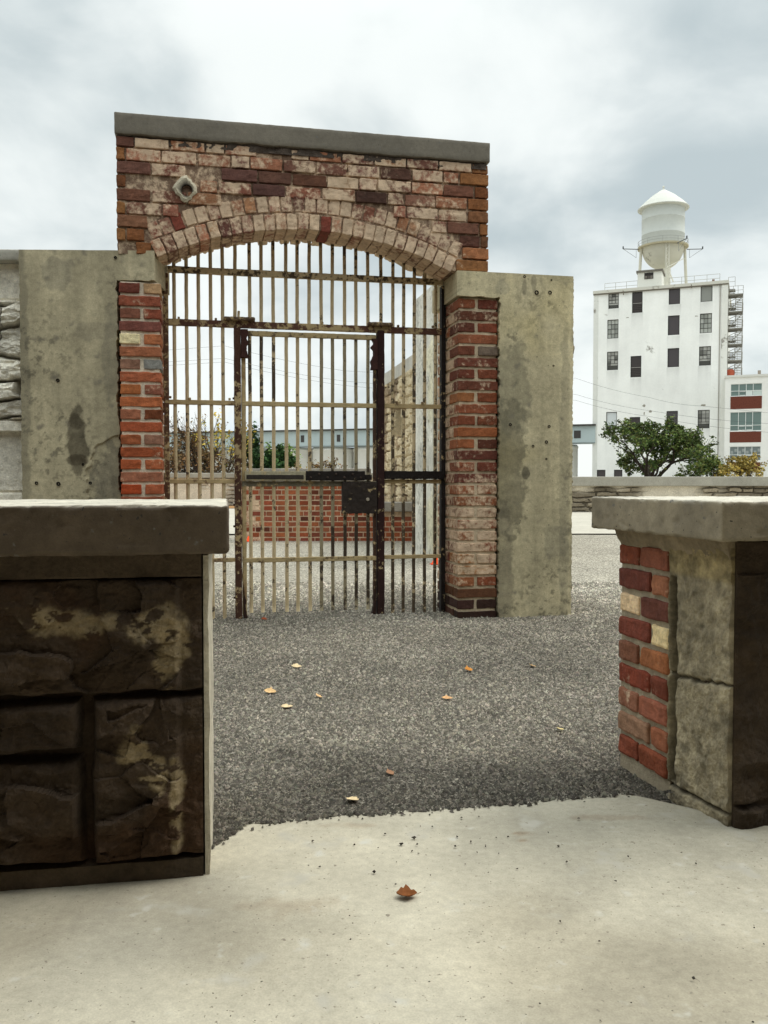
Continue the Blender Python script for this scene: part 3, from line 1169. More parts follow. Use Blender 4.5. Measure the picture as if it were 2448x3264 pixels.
for i, s in enumerate(BARS):
    top = float(arc_z(s)) + .07
    if i < 5 or i > 17:
        bar(gate, s, -.05, top, w=wash_bar(s, .36))
    else:
        bar(gate, s, 2.03, top, w=wash_bar(s, .36))

CRB = [(FS0 + .03, FS1 - .02, 2.368, 2.410, TAN, .38, M_IRON), (FS0 + .03, FS1 - .02, 2.008, 2.052, lin((96, 66, 54)), .42, M_RUST)]
for (a, b, z0, z1, c, w_, mt) in CRB:
    flat(gate, a, b, z0, z1, -.024, .012, 'crossbar', c, w_, mt, n=(70, 2, 3), amp=.003)
for (a, b, spec) in ((FS0 + .03, -1.06, 'l'), (0.0, FS1 - .02, 'r')):
    for (z0, z1) in ((1.470, 1.502), (.925, .955), (.378, .405)):
        flat(gate, a, b, z0, z1, -.020, .014, 'crossbar', lin((136, 112, 84)) if spec == 'l' else lin((116, 94, 72)), .50, M_RUST, n=(24, 2, 2), amp=.0025)
# door posts
flat(gate, -1.068, -1.022, -.06, 2.02, -.04, .03, 'door_post', lin((78, 52, 40)), .36, M_RUST, n=(3, 3, 60), amp=.003)
flat(gate, -.054, -.004, -.06, 2.02, -.04, .03, 'door_post', lin((50, 29, 26)), .30, M_RUST, n=(3, 3, 60), amp=.003)
# heavy lock keeper band on the fixed panel
flat(gate, .0, FS1 - .01, .958, 1.016, -.045, -.010, 'keeper_plate', BLACK, .22, M_RUST, n=(22, 2, 4), amp=.003)
# pivot plates and pin
for (a, b) in ((-1.135, -.925), (-.125, .055)):
    mb = MB()
    P, N, F = rbox((b - a, .09, .022), .010, 14, 6, 2)
    P = P + N * ((fbm(P + a, 40, 3, 8) - .4) * .012)[:, None] + np.array([(a + b) / 2, -.02, 2.064])
    mb.add(P, F, lin((104, 86, 70)), .4)
    mb.build('pivot_plate', M_RUST, gate)
bar(gate, -1.036, 2.06, 2.122, name='pivot_pin', r_=.009, c=TAN, w=.2, t=-.02)
# small clips riveted where bars meet crossbars
for (s, z_) in ((-1.44, 2.058), (-1.19, 2.058), (-.93, 2.058), (-.62, 2.058), (-.45, 2.058), (.10, 2.058), (.36, 2.062), (-1.37, 1.508), (-1.50, 1.515), (-1.10, 1.51), (.09, 1.51), (.28, 1.508)):
    flat(gate, s - .008, s + .008, z_ - .006, z_ + .010, -.026, -.006, 'clip', lin((120, 98, 74)), .4, M_RUST, n=(1, 1, 1))

# the door leaf
door = MB()
P, N, F = rbox((.045, .03, 2.02), .004, 3, 2, 60)
DS0, DS1 = -1.018, -.060
door_o = None
leaf = MB()
for (a, b, z0, z1, c, w_) in ((DS0, DS0 + .030, -.0, 2.0, lin((160, 130, 92)), .48), (DS1 - .022, DS1, .0, 1.985, lin((78, 56, 44)), .35),
                              (DS0, DS1, 1.955, 1.990, lin((104, 88, 70)), .48)):
    L = np.array([b - a, .03, z1 - z0])
    P, N, F = rbox(L, .003, *(max(1, min(60, int(v / .02))) for v in L))
    P = P + N * ((fbm(P + a * 3, 35, 3, 3) - .5) * .006)[:, None] + np.array([(a + b) / 2, -.004, (z0 + z1) / 2])
    leaf.add(P, F, c, w_)
leaf_o = leaf.build('door_leaf', M_RUST, gate)
for i, s in enumerate(BARS[6:17]):
    def wd(z, s=s, i=i):
        v = wash_bar(s, .36)(z)
        if i < 3 and 1.50 < z < 1.96:
            v += .20
        if z < .10:
            v += .0
        if .38 < z < .60 and s > -.45:
            v += .14
        return v
    bar(leaf_o, s, .015, 1.96, w=wd, t=-.004, c=TAN if i < 6 else lin((158, 146, 118)))
for (z0, z1, c, w_) in ((1.468, 1.500, lin((186, 166, 122)), .46), (.905, .942, lin((128, 122, 104)), .36), (.370, .402, lin((110, 92, 66)), .48)):
    flat(leaf_o, DS0, DS1, z0, z1, -.022, .012, 'crossbar', c, w_, M_RUST, n=(40, 2, 2), amp=.003)
# latch housing and bolt
flat(leaf_o, -1.0, -.575, .946, 1.012, -.052, -.018, 'latch_housing', lin((172, 164, 138)), .36, M_RUST, n=(24, 2, 5), amp=.003)
flat(leaf_o, -.99, -.59, .956, .986, -.056, -.050, 'latch_strap', lin((58, 52, 46)), .25, M_RUST, n=(20, 1, 2), amp=.001)
flat(leaf_o, -.572, -.150, .948, 1.014, -.056, -.016, 'bolt_plate', BLACK, .2, M_RUST, n=(22, 2, 5), amp=.004)
flat(leaf_o, -.150, -.098, .952, .988, -.046, -.020, 'bolt_end', BLACK, .2, M_RUST)
for k in range(7):
    mb = MB()
    mb.lathe([(.0, -.006), (.006, -.004), (.009, .002)], (0, 0, 0), 8, lin((70, 58, 52)))
    o = mb.build('rivet', M_RUST, leaf_o)
    o.rotation_euler = (R(90), 0, 0)
    o.scale = (1, 1, -1)
    o.location = (-.54 + k * .06, -.058, .981 + (.012 if k % 2 else -.012))
lk = flat(leaf_o, -.315, -.062, .712, .938, -.062, -.012, 'lock_box', lin((50, 42, 37)), .26, M_RUST, n=(20, 3, 18), amp=.005)
mb = MB()
mb.lathe([(.0, -.007), (.010, -.007), (.013, .002)], (0, 0, 0), 12, lin((176, 166, 148)))
o = mb.build('keyhole_cover', M_PLAIN, leaf_o)
o.rotation_euler = (R(90), 0, 0)
o.scale = (1, 1, -1)
o.location = (-.132, -.064, .812)
# corner gussets of the door, with ragged rust edges
for (sa, sb, z0, z1) in ((-1.020, -.975, 1.80, 1.995), (-.090, -.056, 1.74, 1.96)):
    mb = MB()
    nzz = 26
    zz = np.linspace(z0, z1, nzz)
    panel(mb, np.linspace(sa, sb, 6), zz, .012, f=lambda U, Z: -.046 + 0 * U, c=MAROON, w=.2, edge=lambda U, Z: (U + ((U - sa) / (sb - sa) if sa < -.5 else (sb - U) / (sb - sa)) * (f2(U * 0, Z, 30, 3, 5) - .5) * (.03 if sa < -.5 else -.05), Z))
    o = mb.build('corner_gusset', M_RUST, leaf_o)
# flaking rust at the feet of the posts
for (s, sg) in ((-1.012, 1), (-.066, -1)):
    mb = MB()
    zz = np.linspace(-.02, .22, 22)
    panel(mb, np.linspace(0, .032, 5), zz, .02, f=lambda U, Z: 0 * U - .03, c=lin((52, 34, 27)), w=.2,
          edge=lambda U, Z: (s + sg * U * (1 - np.clip(Z / .22, 0, 1)) * (.1 + 1.7 * f2(U * 0, Z, 40, 4, 9, .7)), Z))
    mb.build('rust_flake', M_RUST, gate)
for z_ in (.12, .62, .77, 1.51):
    flat(gate, -1.080, -1.066, z_, z_ + .014, -.03, -.01, 'clip', DARK, .2, M_RUST, n=(1, 1, 1))

# ================================================================== LOW WALLS in front
# left: rock-faced limestone blocks under a cast coping
MLW, ALW = frame(-.432, 2.060, .18)
lw = empty('low_stone_wall', (-.432, 2.060, 0), ALW, 'dark low wall of rock faced stone blocks with a thick rounded coping, nearest at left', 'low wall')
STONES = [(-1.40, 0.0, .442, .722, 1), (-.255, 0.0, .045, .437, 2), (-1.40, -.305, .312, .437, 3), (-1.40, -.300, .050, .303, 4)]


FACETS = {}
_fr = np.random.default_rng(5)
for (a, b, z0, z1, sd_) in STONES:
    ar = (b - a) * (z1 - z0)
    k_ = int(10 + ar * 130)
    FACETS[sd_] = [(_fr.uniform(a, b), _fr.uniform(z0, z1), _fr.uniform(-.42, .42), _fr.uniform(-.55, .40), _fr.uniform(.012, .050)) for _ in range(k_)]


def facet_h(U, Z, sd_):
    wu = (f2(U, Z, 8, 4, 300 + sd_) - .5) * .10
    wz = (f2(U, Z, 8, 4, 320 + sd_) - .5) * .08
    # nearest facet owns the point: chipped planes meeting at crisp edges
    best = np.full_like(U, 9.0)
    h = np.zeros_like(U)
    for (u0, z0, su, sz, h0) in FACETS[sd_]:
        du, dz_ = U + wu - u0, Z + wz - z0
        d = (du * .62) ** 2 + dz_ ** 2
        hh = h0 + su * du * .55 + sz * dz_ * .55
        m = d < best
        best = np.where(m, d, best)
        h = np.where(m, hh, h)
    return np.clip(.008 + (h - .02) * .62, -.012, .055)


def lw_h(U, Z):
    H = np.full_like(U, -.028)
    H = H + (f2(U, Z, 14, 4, 80) - .5) * .012
    top = sstep(Z, .712, .728)
    H = np.where(Z > .716, .010 + (f2(U, Z, 7, 4, 81) - .5) * .012, H)
    H = np.where(Z < .045, .006 + (f2(U, Z, 9, 4, 82) - .5) * .014, H)
    for (a, b, z0, z1, sd_) in STONES:
        wob_ = (f2(U, Z, 16, 3, 90 + sd_) - .5) * .016
        e = np.minimum(np.minimum(U - a, b + .03 - U), np.minimum(Z - z0, z1 - Z)) + wob_
        ins = sstep(e, 0, .012)
        facet = np.abs(f2(U, Z, 5.0, 4, 100 + sd_, .5, 1.6) - .5) * 2
        facet2 = f2(U, Z, 9, 4, 110 + sd_, .55)
        big_ = f2(U, Z, 3.0, 3, 120 + sd_)
        steps = np.floor(big_ * 6) / 6 * .55 + big_ * .45
        marg = 1 - sstep(U, -.062, -.045) * .9
        bulge = sstep(e, 0, .022) * marg * (.004 + facet_h(U, Z, sd_) + .030 * (steps - .35) + .030 * (facet2 - .5))
        H = np.where(ins > 0, H * (1 - ins) + ins * (.004 + np.clip(bulge, -.015, .075) + (f2(U, Z, 30, 5, 130, .65) - .5) * .018 + (1 - np.abs(f2(U, Z, 11, 4, 131, .55, 1.5) * 2 - 1) - .7) * .018 * sstep(e, 0, .03)), H)
    # deep open joint
    return H


def lw_c(U, Z):
    m = f2(U, Z, 6, 5, 140)[..., None]
    m2 = f2(U, Z, 22, 4, 141)[..., None]
    C = np.array(lin((70, 57, 44))) * (.45 + 1.0 * m) * (.75 + .5 * m2)
    br = sstep(f2(U, Z, 3.2, 4, 142), .48, .62)[..., None]
    C = C * (1 - br) + np.array(lin((72, 53, 37))) * (.6 + .7 * m2) * br
    for (u0, z0, ru, rz) in ((-.27, .615, .13, .030), (-.11, .60, .05, .045), (-.07, .55, .04, .09), (-.16, .32, .04, .05), (-.12, .27, .04, .06), (-.06, .20, .018, .14), (-.38, .62, .06, .04)):
        wu = (f2(U, Z, 12, 5, 143, .6) - .5) * 2.6
        wz = (f2(U, Z, 12, 5, 144, .6) - .5) * 2.6
        d = np.sqrt(((U - u0) / ru + wu) ** 2 + ((Z - z0) / rz + wz) ** 2)
        vein = sstep(1 - np.abs(f2(U, Z, 15, 5, 145, .6, 1.7) * 2 - 1), .72, .95) + .35 * sstep(f2(U, Z, 40, 4, 146), .5, .65)
        k = (sstep(-d, -1.15, -.6) * np.clip(.04 + .96 * sstep(vein + .6 * f2(U, Z, 34, 5, 147, .65), .62, .98), 0, 1))[..., None] * .85
        C = C * (1 - k) + np.array(lin((150, 134, 104))) * k
    top = ((Z > .716) | (Z < .045))[..., None]
    C = np.where(top, np.array(lin((84, 72, 58))) * (.7 + .6 * m), C)
    return C


mb = MB()
us = np.unique(np.concatenate([np.linspace(-1.4, -.62, 90), np.linspace(-.62, 0, 230)]))
panel(mb, us, np.linspace(-.06, .772, 290), .55, f=lambda U, Z: -lw_h(U, Z), c=lw_c)
mb.build('stonework', M_STONE, lw)
# pale mortar skin on the end of the wall
mb = MB()
panel(mb, np.linspace(.0, .55, 60), np.linspace(-.03, .765, 110), .012, f=lambda U, Z: -(f2(U, Z, 16, 4, 150) - .5) * .008, c=lambda U, Z: np.array(lin((206, 198, 178))) * (.75 + .4 * f2(U, Z, 12, 4, 151)[..., None]),
      M=lambda V: np.stack([.016 - V[:, 1], V[:, 0], V[:, 2]], -1))
mb.build('end_plaster', M_MORTAR, lw)


def coping(parent, s0, s1, t0, t1, z0, z1, r_, c, seed, n):
    mb = MB()
    L = np.array([s1 - s0, t1 - t0, z1 - z0])
    P, N, F = rbox(L, r_, *n)
    P = P + N * ((fbm(P, 9, 4, seed) - .5) * .006 + (fbm(P, 60, 3, seed + 1) - .5) * .004)[:, None] + np.array([(s0 + s1) / 2, (t0 + t1) / 2, (z0 + z1) / 2])
    ex = (np.abs(N) > .2).sum(1) >= 2
    chip = sstep(fbm(P, 22, 4, seed + 5, .6), .52, .66) * ex + .35 * sstep(fbm(P, 40, 3, seed + 6), .70, .74)
    P = P - N * (chip * .010)[:, None]
    m = fbm(P, 5, 5, seed + 2, .6)[:, None]
    m2 = fbm(P, 24, 5, seed + 3, .6)[:, None]
    st_ = fbm(P * np.array([1, 1, .12]), 14, 3, seed + 4)[:, None]
    m = m * .6 + st_ * .4
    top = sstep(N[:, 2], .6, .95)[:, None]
    base_c = np.array(lin(c)) * (1 - top) + np.array(lin((196, 190, 174))) * top  # upward faces painted paler for the bright light falling on them
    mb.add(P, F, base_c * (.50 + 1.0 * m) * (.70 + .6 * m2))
    return mb.build('coping', M_CAST, parent, True)


coping(lw, -1.5, .064, -.046, .655, .772, .886, .006, (92, 80, 66), 160, (150, 40, 14))  # side colour darkened to stand in for the shade on its front

# right: brick end, sawn stone and rock face under the same coping.  local x along the front face, y along the end face
M_RW = .2446 / .9697
MRW, ARW = frame(.934, 2.348, M_RW)
rw = empty('low_brick_wall', (.934, 2.348, 0), ARW, 'low wall end of red bricks and sawn stone beneath a square concrete coping, nearest at right', 'low wall')


def endM(V):
    # panel (u along the end face away from the viewer, t into the wall) -> local
    return np.stack([V[:, 1], V[:, 0], V[:, 2]], -1)


mb = MB()


def rs_c(U, Z):
    m = f2(U, Z, 8, 4, 170)[..., None]
    m2 = f2(U, Z, 38, 4, 171)[..., None]
    C = np.array(lin((160, 149, 124))) * (.50 + .8 * m) * (.35 + 1.3 * m2)
    crack = np.exp(-((Z - .375 + .10 * (U - .12) - (f2(U, Z, 20, 3, 172) - .5) * .03) / .005) ** 2) + np.exp(-((Z - .035 + .05 * U) / .005) ** 2)
    C = C * (1 - .75 * np.clip(crack, 0, 1)[..., None])
    slot = np.exp(-((U - .268 - (f2(U * 0, Z, 8, 3, 175) - .5) * .012) / .015) ** 4) * sstep(Z, .02, .05) * (1 - sstep(Z, .64, .66))
    C = C * (1 - .94 * slot[..., None])
    yl = sstep(Z, .655, .675)[..., None]
    return C * (1 - yl * np.array([0.0, .06, .25]))


def rs_f(U, Z):
    T = -(f2(U, Z, 24, 4, 173) - .5) * .016 - (f2(U, Z, 70, 3, 174) - .5) * .007
    crack = np.exp(-((Z - .375 + .10 * (U - .12) - (f2(U, Z, 20, 3, 172) - .5) * .03) / .006) ** 2) + np.exp(-((Z - .035 + .05 * U) / .006) ** 2)
    T = T + np.clip(crack, 0, 1) * .014
    # the upright slot between stone and brick
    slot = np.exp(-((U - .268 - (f2(U * 0, Z, 8, 3, 175) - .5) * .012) / .015) ** 4) * sstep(Z, .02, .05) * (1 - sstep(Z, .64, .66))
    return T + slot * .06


us = np.unique(np.concatenate([np.linspace(0, .245, 90), np.linspace(.245, .292, 40)]))
panel(mb, us, np.linspace(-.06, .76, 270), .16, f=rs_f, c=rs_c, M=endM)
mb.build('sawn_stone', M_STONE, rw)

mb = MB()
mb.box((.011, .292, -.07), (.40, .592, .77), lin((168, 156, 134)), .3)
RWB = [((118, 62, 46), (128, 82, 66)), ((78, 42, 44), (160, 112, 84)), ((236, 206, 166), (72, 50, 50)), ((98, 46, 42), (240, 216, 166)), ((104, 78, 62), (166, 110, 70)),
       ((112, 44, 34), (92, 42, 34)), ((142, 104, 84), (156, 98, 78)), ((150, 128, 104), (150, 98, 72)), ((120, 60, 44), (128, 68, 46))]
for k, (cf, cn) in enumerate(RWB):
    z1 = .732 - k * .0800
    z0 = z1 - .065
    split = .468 if k % 2 == 0 else .400
    for (v0, v1, c) in ((split + .006, .598, cf), (.300, split - .006, cn)):
        e = random.uniform(-.003, .003)
        brick(mb, (e, v0, z0), (.11, v1, z1), np.array(lin(c)) * .72 + np.array(lin((150, 84, 58))) * .38 if sum(c) < 560 else np.array(lin(c)), .30 if sum(c) < 560 else .1, r=.009, amp=.006, n=(3, 12, 6), mi=1, freq=30)
mb.build('brick_end', [M_MORTAR, M_BRICK], rw)
# mortar bed between masonry and coping
mb = MB()
panel(mb, np.linspace(.0, .598, 80), np.linspace(.728, .786, 14), .1, f=lambda U, Z: .004 - (f2(U, Z, 22, 4, 181) - .5) * .022 - (Z - .728) * .35, c=lambda U, Z: np.array(lin((150, 136, 112))) * (.55 + .8 * f2(U, Z, 18, 4, 182)[..., None]), M=endM)
mb.build('mortar_bed', M_MORTAR, rw)
mb = MB()


def rf_h(U, Z):
    H = (f2(U, Z, 6, 5, 190, .6) - .4) * .09 + (1 - np.abs(f2(U, Z, 9, 4, 191) * 2 - 1) - .6) * .03
    for zz in (.375, .06):
        H = H - np.exp(-((Z - zz) / .008) ** 2) * .03
    H = H * sstep(U, 0, .03)
    return np.maximum(np.where(Z > .69, .004 + H * .3, H), .004)


panel(mb, np.linspace(.014, .9, 150), np.linspace(-.06, .776, 170), .15, f=lambda U, Z: -rf_h(U, Z), c=lambda U, Z: np.array(lin((68, 56, 43))) * (.4 + 1.1 * f2(U, Z, 9, 5, 192, .6)[..., None]))  # front stone coloured far darker than the end face, standing in for shade
mb.build('stonework', M_STONE, rw)
mb = MB()
mb.box((.17, .155, -.06), (.9, .565, .77), lin((112, 94, 76)))
mb.build('core', M_STONE, rw)
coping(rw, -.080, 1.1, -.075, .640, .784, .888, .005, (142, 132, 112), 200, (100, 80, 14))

# ================================================================== FAR YARD WALLS
bw = empty('low_brick_wall', (0, 14.1, 0), 0, 'low red brick wall seen through the gate bars, stepping down at its right end under a grey coping', 'wall')
mb = MB()
mb.box((-2.305, .006, -.05), (-.26, .36, .945), lin((196, 172, 146)), .3)
mb.box((-.262, .006, -.05), (.70, .36, .455), lin((188, 164, 138)), .3)
CHF = .0857
for k in range(12):
    z0 = -.04 + k * CHF
    if z0 > .93:
        break
    s = -2.312 - (.06 if k % 2 else 0)
    smax = .70 if z0 + CHF < .47 else -.255
    j = 0
    while s < smax - .03:
        L = .112 if (j % 3 == (k % 3)) else .225
        s0, s1 = max(s, -2.312), min(s + L, smax)
        s += L + .013
        j += 1
        if s1 - s0 < .03:
            continue
        c = pick([lin(c) for c in ((150, 78, 54), (138, 70, 50), (160, 90, 62), (122, 64, 50), (146, 84, 64))], .2)
        w_ = .25
        if s1 < -1.9 and random.random() < .65:
            w_ = .52
        if random.random() < .06:
            c = c * .55
        brick(mb, (s0, random.uniform(-.003, .003), z0), (s1, .11, z0 + CHF - .018), c, w_, n=(2, 1, 1), mi=1)
mb.build('brickwork', [M_MORTAR, M_BRICK], bw)
for (a, b, z0, z1) in ((-2.37, -.215, .945, 1.15), (-.213, .74, .455, .605)):
    mb = MB()
    P, N, F = rbox((b - a, .48, z1 - z0), .012, 40, 8, 4)
    P = P + N * ((fbm(P, 8, 3, 210) - .5) * .012)[:, None] + np.array([(a + b) / 2, .17, (z0 + z1) / 2])
    mb.add(P, F, np.array(lin((150, 144, 134))) * (.8 + .4 * fbm(P, 5, 3, 3)[:, None]))
    mb.build('coping', M_CAST, bw)

# tall concrete block and the stone wall that runs away behind it
cb = empty('concrete_wall_end', (.575, 10.3, 0), 0, 'tall pale concrete wall end seen through the right side of the gate', 'wall')
mb = MB()
ccf = conc_col((196, 194, 182), [(.08, 1.5, .06, .5, .3, (150, 148, 136)), (.25, 2.9, .2, .12, .3, (156, 152, 140))], 300, .22)
panel(mb, np.linspace(0, 1.0, 60), np.linspace(-.06, 3.24, 190), .5, f=lambda U, Z: -(f2(U, Z, 6, 3, 301) - .5) * .01 + np.exp(-((Z - 2.93) / .01) ** 2) * .012, c=ccf, M=lambda V: V - np.array([0, 0, 0]))
sk = math.atan2(.178, 1)


def sideM(V):
    # u runs away from the viewer along the left face
    u, t, z_ = V[:, 0], V[:, 1], V[:, 2]
    return np.stack([-.205 * u + t, u - 0 * t, z_], -1)


panel(mb, np.linspace(.002, .86, 40), np.linspace(-.06, 3.24, 190), .3, f=lambda U, Z: -(f2(U, Z, 6, 3, 302) - .5) * .01, c=conc_col((206, 204, 194), [], 310, .2), M=sideM)
mb.build('concrete_face', M_CONC, cb)

tw = empty('stone_wall', (.92, 12.1, 0), 0, 'high rough stone wall with a coping and one dark slit, running away behind the concrete wall end', 'wall')


def twM(V):
    u, t, z_ = V[:, 0], V[:, 1], V[:, 2]
    return np.stack([-.178 * u + .984 * t, .984 * u + .178 * t, z_], -1)


def tw_c(U, Z):
    h_, tn, pf = rt(U, Z)
    C = np.array(lin((150, 130, 104))) * (.45 + .9 * tn[..., None]) * (.6 + .4 * pf[..., None])
    pl_ = sstep(f2(U, Z, 1.1, 5, 337, .6), .46, .52)[..., None]
    return C * (1 - pl_) + np.array(lin((206, 190, 158))) * (.7 + .5 * f2(U, Z, 6, 4, 338)[..., None]) * pl_


rt = rubble(330, .55, .17, .02, .08, .45)
mb = MB()
us = np.linspace(0, 5.0, 150)
zs = np.linspace(-.05, 2.78, 110)
Uc, Zc = np.meshgrid((us[1:] + us[:-1]) / 2, (zs[1:] + zs[:-1]) / 2, indexing='ij')
mask = ~((Uc > 3.15) & (Uc < 3.75) & (Zc > 1.75) & (Zc < 2.35))
panel(mb, us, zs, .5, f=lambda U, Z: -rt(U, Z)[0], c=tw_c, mask=mask, M=twM)
mb.build('stonework', M_STONE, tw)
mb = MB()
panel(mb, np.linspace(0, 5.05, 60), np.linspace(2.78, 3.0, 8), .62, f=lambda U, Z: -.06 + 0 * U, c=lambda U, Z: np.array(lin((176, 172, 160))) * (.8 + .4 * f2(U, Z, 3, 3, 334)[..., None]), M=twM)
mb.build('coping', M_CAST, tw)
mb = MB()
panel(mb, np.linspace(4.86, 5.02, 6), np.linspace(-.05, 2.78, 60), .55, f=lambda U, Z: -.05 + 0 * U + np.exp(-((np.mod(Z, .42) - .2) / .01) ** 2) * .01, c=lin((186, 182, 170)), M=twM)
mb.build('corner_blocks', M_CONC, tw)
mb = MB()
mb.box((3.10, .30, 1.7), (3.8, .34, 2.4), lin((52, 44, 36)), M=twM)
mb.build('slit_shutter', M_BARK, tw)


def perimeter(loc, label, u0, u1, h, cz, seed, tone):
    e = empty('boundary_wall', loc, 0, label, 'wall')
    rr = rubble(seed, .6, .15, .03, .10, .5)
    mb = MB()

    def cf(U, Z):
        h_, tn, pf = rr(U, Z)
        pl_ = sstep(f2(U, Z, .45, 3, seed + 5), .43, .53)[..., None]
        C = np.array(lin(tone)) * (.5 + .7 * tn[..., None]) * (.4 + .6 * pf[..., None])
        ren = np.array(lin((218, 208, 188))) * (.75 + .4 * f2(U, Z, 2, 4, seed + 6)[..., None])
        return C * (1 - pl_) + ren * pl_

    def hf(U, Z):
        pl_ = sstep(f2(U, Z, .45, 3, seed + 5), .43, .53)
        return -rr(U, Z)[0] * (1 - pl_) - pl_ * .07
    panel(mb, np.linspace(u0, u1, 420), np.linspace(-.05, cz, 40), .6, f=hf, c=cf)
    mb.build('stonework', M_STONE, e)
    mb = MB()
    P, N, F = rbox((u1 - u0 + .1, .95, h - cz), .02, 60, 4, 3)
    mb.add(P + np.array([(u0 + u1) / 2, .28, (h + cz) / 2]), F, np.array(lin((158, 154, 142))) * (.8 + .4 * fbm(P, 1.2, 3, 3)[:, None]))
    mb.build('coping', M_CAST, e)
    return e


perimeter((0, 27, 0), 'low boundary wall of patchy rendered stone on the right, below the white tower building', 3.0, 17.0, 1.09, .80, 350, (150, 138, 118))
perimeter((0, 33, 0), 'pale low boundary wall of rough stone seen through the left gate bars below the bare shrubs', -15.0, 1.5, 1.26, 1.07, 370, (188, 178, 160))

# strip of bare earth at its foot
eb = MB()
eb.box((-14, 30.2, .0), (1.2, 32.8, .03), lin((150, 112, 70)))
tag(eb.build('earth_strip', M_BARK), kind='structure')

# orange ground markers
for (x, y, lab) in ((-2.16, 13.95, 'small orange marker cone at the left foot of the far brick wall'), (.60, 10.1, 'small orange marker cone at the foot of the tall concrete wall end')):
    e = empty('marker_cone', (x, y, GZ), 0, lab, 'marker cone', 'orange marker cones')
    mb = MB()
    mb.lathe([(.055, .012), (.045, .02), (.018, .085), (.012, .09), (0, .09)], (0, 0, 0), 14, lin((255, 84, 30)))
    mb.build('cone', M_PLAIN, e, True)
    mb = MB()
    mb.box((-.06, -.06, 0), (.06, .06, .012), lin((225, 70, 26)))
    mb.build('base', M_PLAIN, e)

# ================================================================== WHITE TOWER BUILDING
TWX, TWY, TWM = 23.36, 97.0, -.42
MT, AT = frame(TWX, TWY, TWM)
tb_ = empty('tower_building', (TWX, TWY, 0), AT, 'tall white painted industrial tower building with small dark windows and a fire escape', 'building')
WINS = [  # s0, z0, s1, z1, kind
    (1.333, 19.85, 2.45, 21.50, 'grid_half'), (3.85, 19.2, 4.95, 21.45, 'louvre'), (7.65, 19.82, 8.80, 21.50, 'dark'), (10.85, 19.85, 12.02, 21.50, 'grey'),
    (1.25, 16.6, 2.43, 18.65, 'grid'), (7.59, 16.57, 8.77, 18.64, 'dark'), (10.81, 16.57, 12.0, 18.62, 'grid'),
    (1.243, 13.16, 2.43, 15.17, 'grid_half'), (3.755, 12.26, 4.885, 14.56, 'louvre'), (7.59, 13.16, 8.77, 15.17, 'dark'), (10.77, 13.17, 11.95, 15.18, 'grid_half'),
    (1.21, 6.65, 2.36, 8.58, 'blind'), (3.71, 5.74, 4.83, 7.95, 'louvre'), (7.55, 6.56, 8.71, 8.49, 'dark'), (10.72, 6.56, 11.90, 8.50, 'grid_half'),
    (.25, .5, 1.18, 2.23, 'dark'), (2.1, .5, 3.0, 2.23, 'dark')]
mb = MB()
us = {-.2, 13.5}
zs = {-.5, 21.6}
us |= set(np.linspace(-.2, 13.5, 110).tolist())
zs |= set(np.linspace(-.5, 21.6, 120).tolist())
for (a, z0, b, z1, k) in WINS:
    us |= {a, b}
    zs |= {z0, z1}
us = np.array(sorted(us))
zs = np.array(sorted(zs))
Uc, Zc = np.meshgrid((us[1:] + us[:-1]) / 2, (zs[1:] + zs[:-1]) / 2, indexing='ij')
mask = np.ones_like(Uc, bool)
for (a, z0, b, z1, k) in WINS:
    mask &= ~((Uc > a) & (Uc < b) & (Zc > z0) & (Zc < z1))


def tow_c(U, Z):
    C = np.ones(U.shape + (3,)) * np.array(lin((244, 245, 242)))
    st = f2(U, Z, 1.6, 4, 400, .55, .12)[..., None]
    m = f2(U, Z, .35, 4, 402)[..., None]
    D_ = np.zeros(U.shape)
    for (a, z0, b, z1, k) in WINS:
        d = z0 - Z
        D_ = np.maximum(D_, ((U > a - .05) & (U < b + .05) & (d > 0)) * np.exp(-np.maximum(d, 0) / .9) * (.25 + 1.1 * f2(U, Z, 3.2, 3, 407, .6, .06)))
    D_ = np.maximum(D_, .8 * sstep(Z, 20.2, 21.6) * sstep(f2(U, Z, 1.5, 4, 408, .6, .15), .5, .7))
    C = C * (1 - .26 * D_[..., None])
    return C * (.90 + .16 * st) * (.92 + .16 * m)


panel(mb, us, zs, .35, c=tow_c, w=lambda U, Z: .18 + .12 * sstep(f2(U, Z, .25, 3, 405), .5, .7), mask=mask)
mb.box((-.2, .35, -.5), (13.5, .36, 21.6), lin((40, 38, 36)))
mb.box((-.2, .36, -.5), (13.5, 14, 21.6), lin((224, 225, 220)), .2)
mb.build('wall', M_WHITE, tb_)
mb = MB()
mb.box((12.95, -.10, -.5), (13.55, 0.0, 21.5), lin((226, 226, 220)), .3)
mb.build('pilaster', M_WHITE, tb_)
mb = MB()
mb.box((-.25, -.06, -.5), (.25, 0.0, 21.5), lin((222, 223, 218)), .3)
mb.build('pilaster', M_WHITE, tb_)
mb = MB()
mb.box((-.30, -.22, 21.56), (13.62, 14.1, 21.88), lin((206, 204, 194)), .3)
mb.build('parapet', M_WHITE, tb_)
mb = MB()
mb.box((-.28, -.17, 21.44), (13.6, -.002, 21.558), lin((120, 114, 104)), .2)
mb.build('cornice', M_WHITE, tb_)
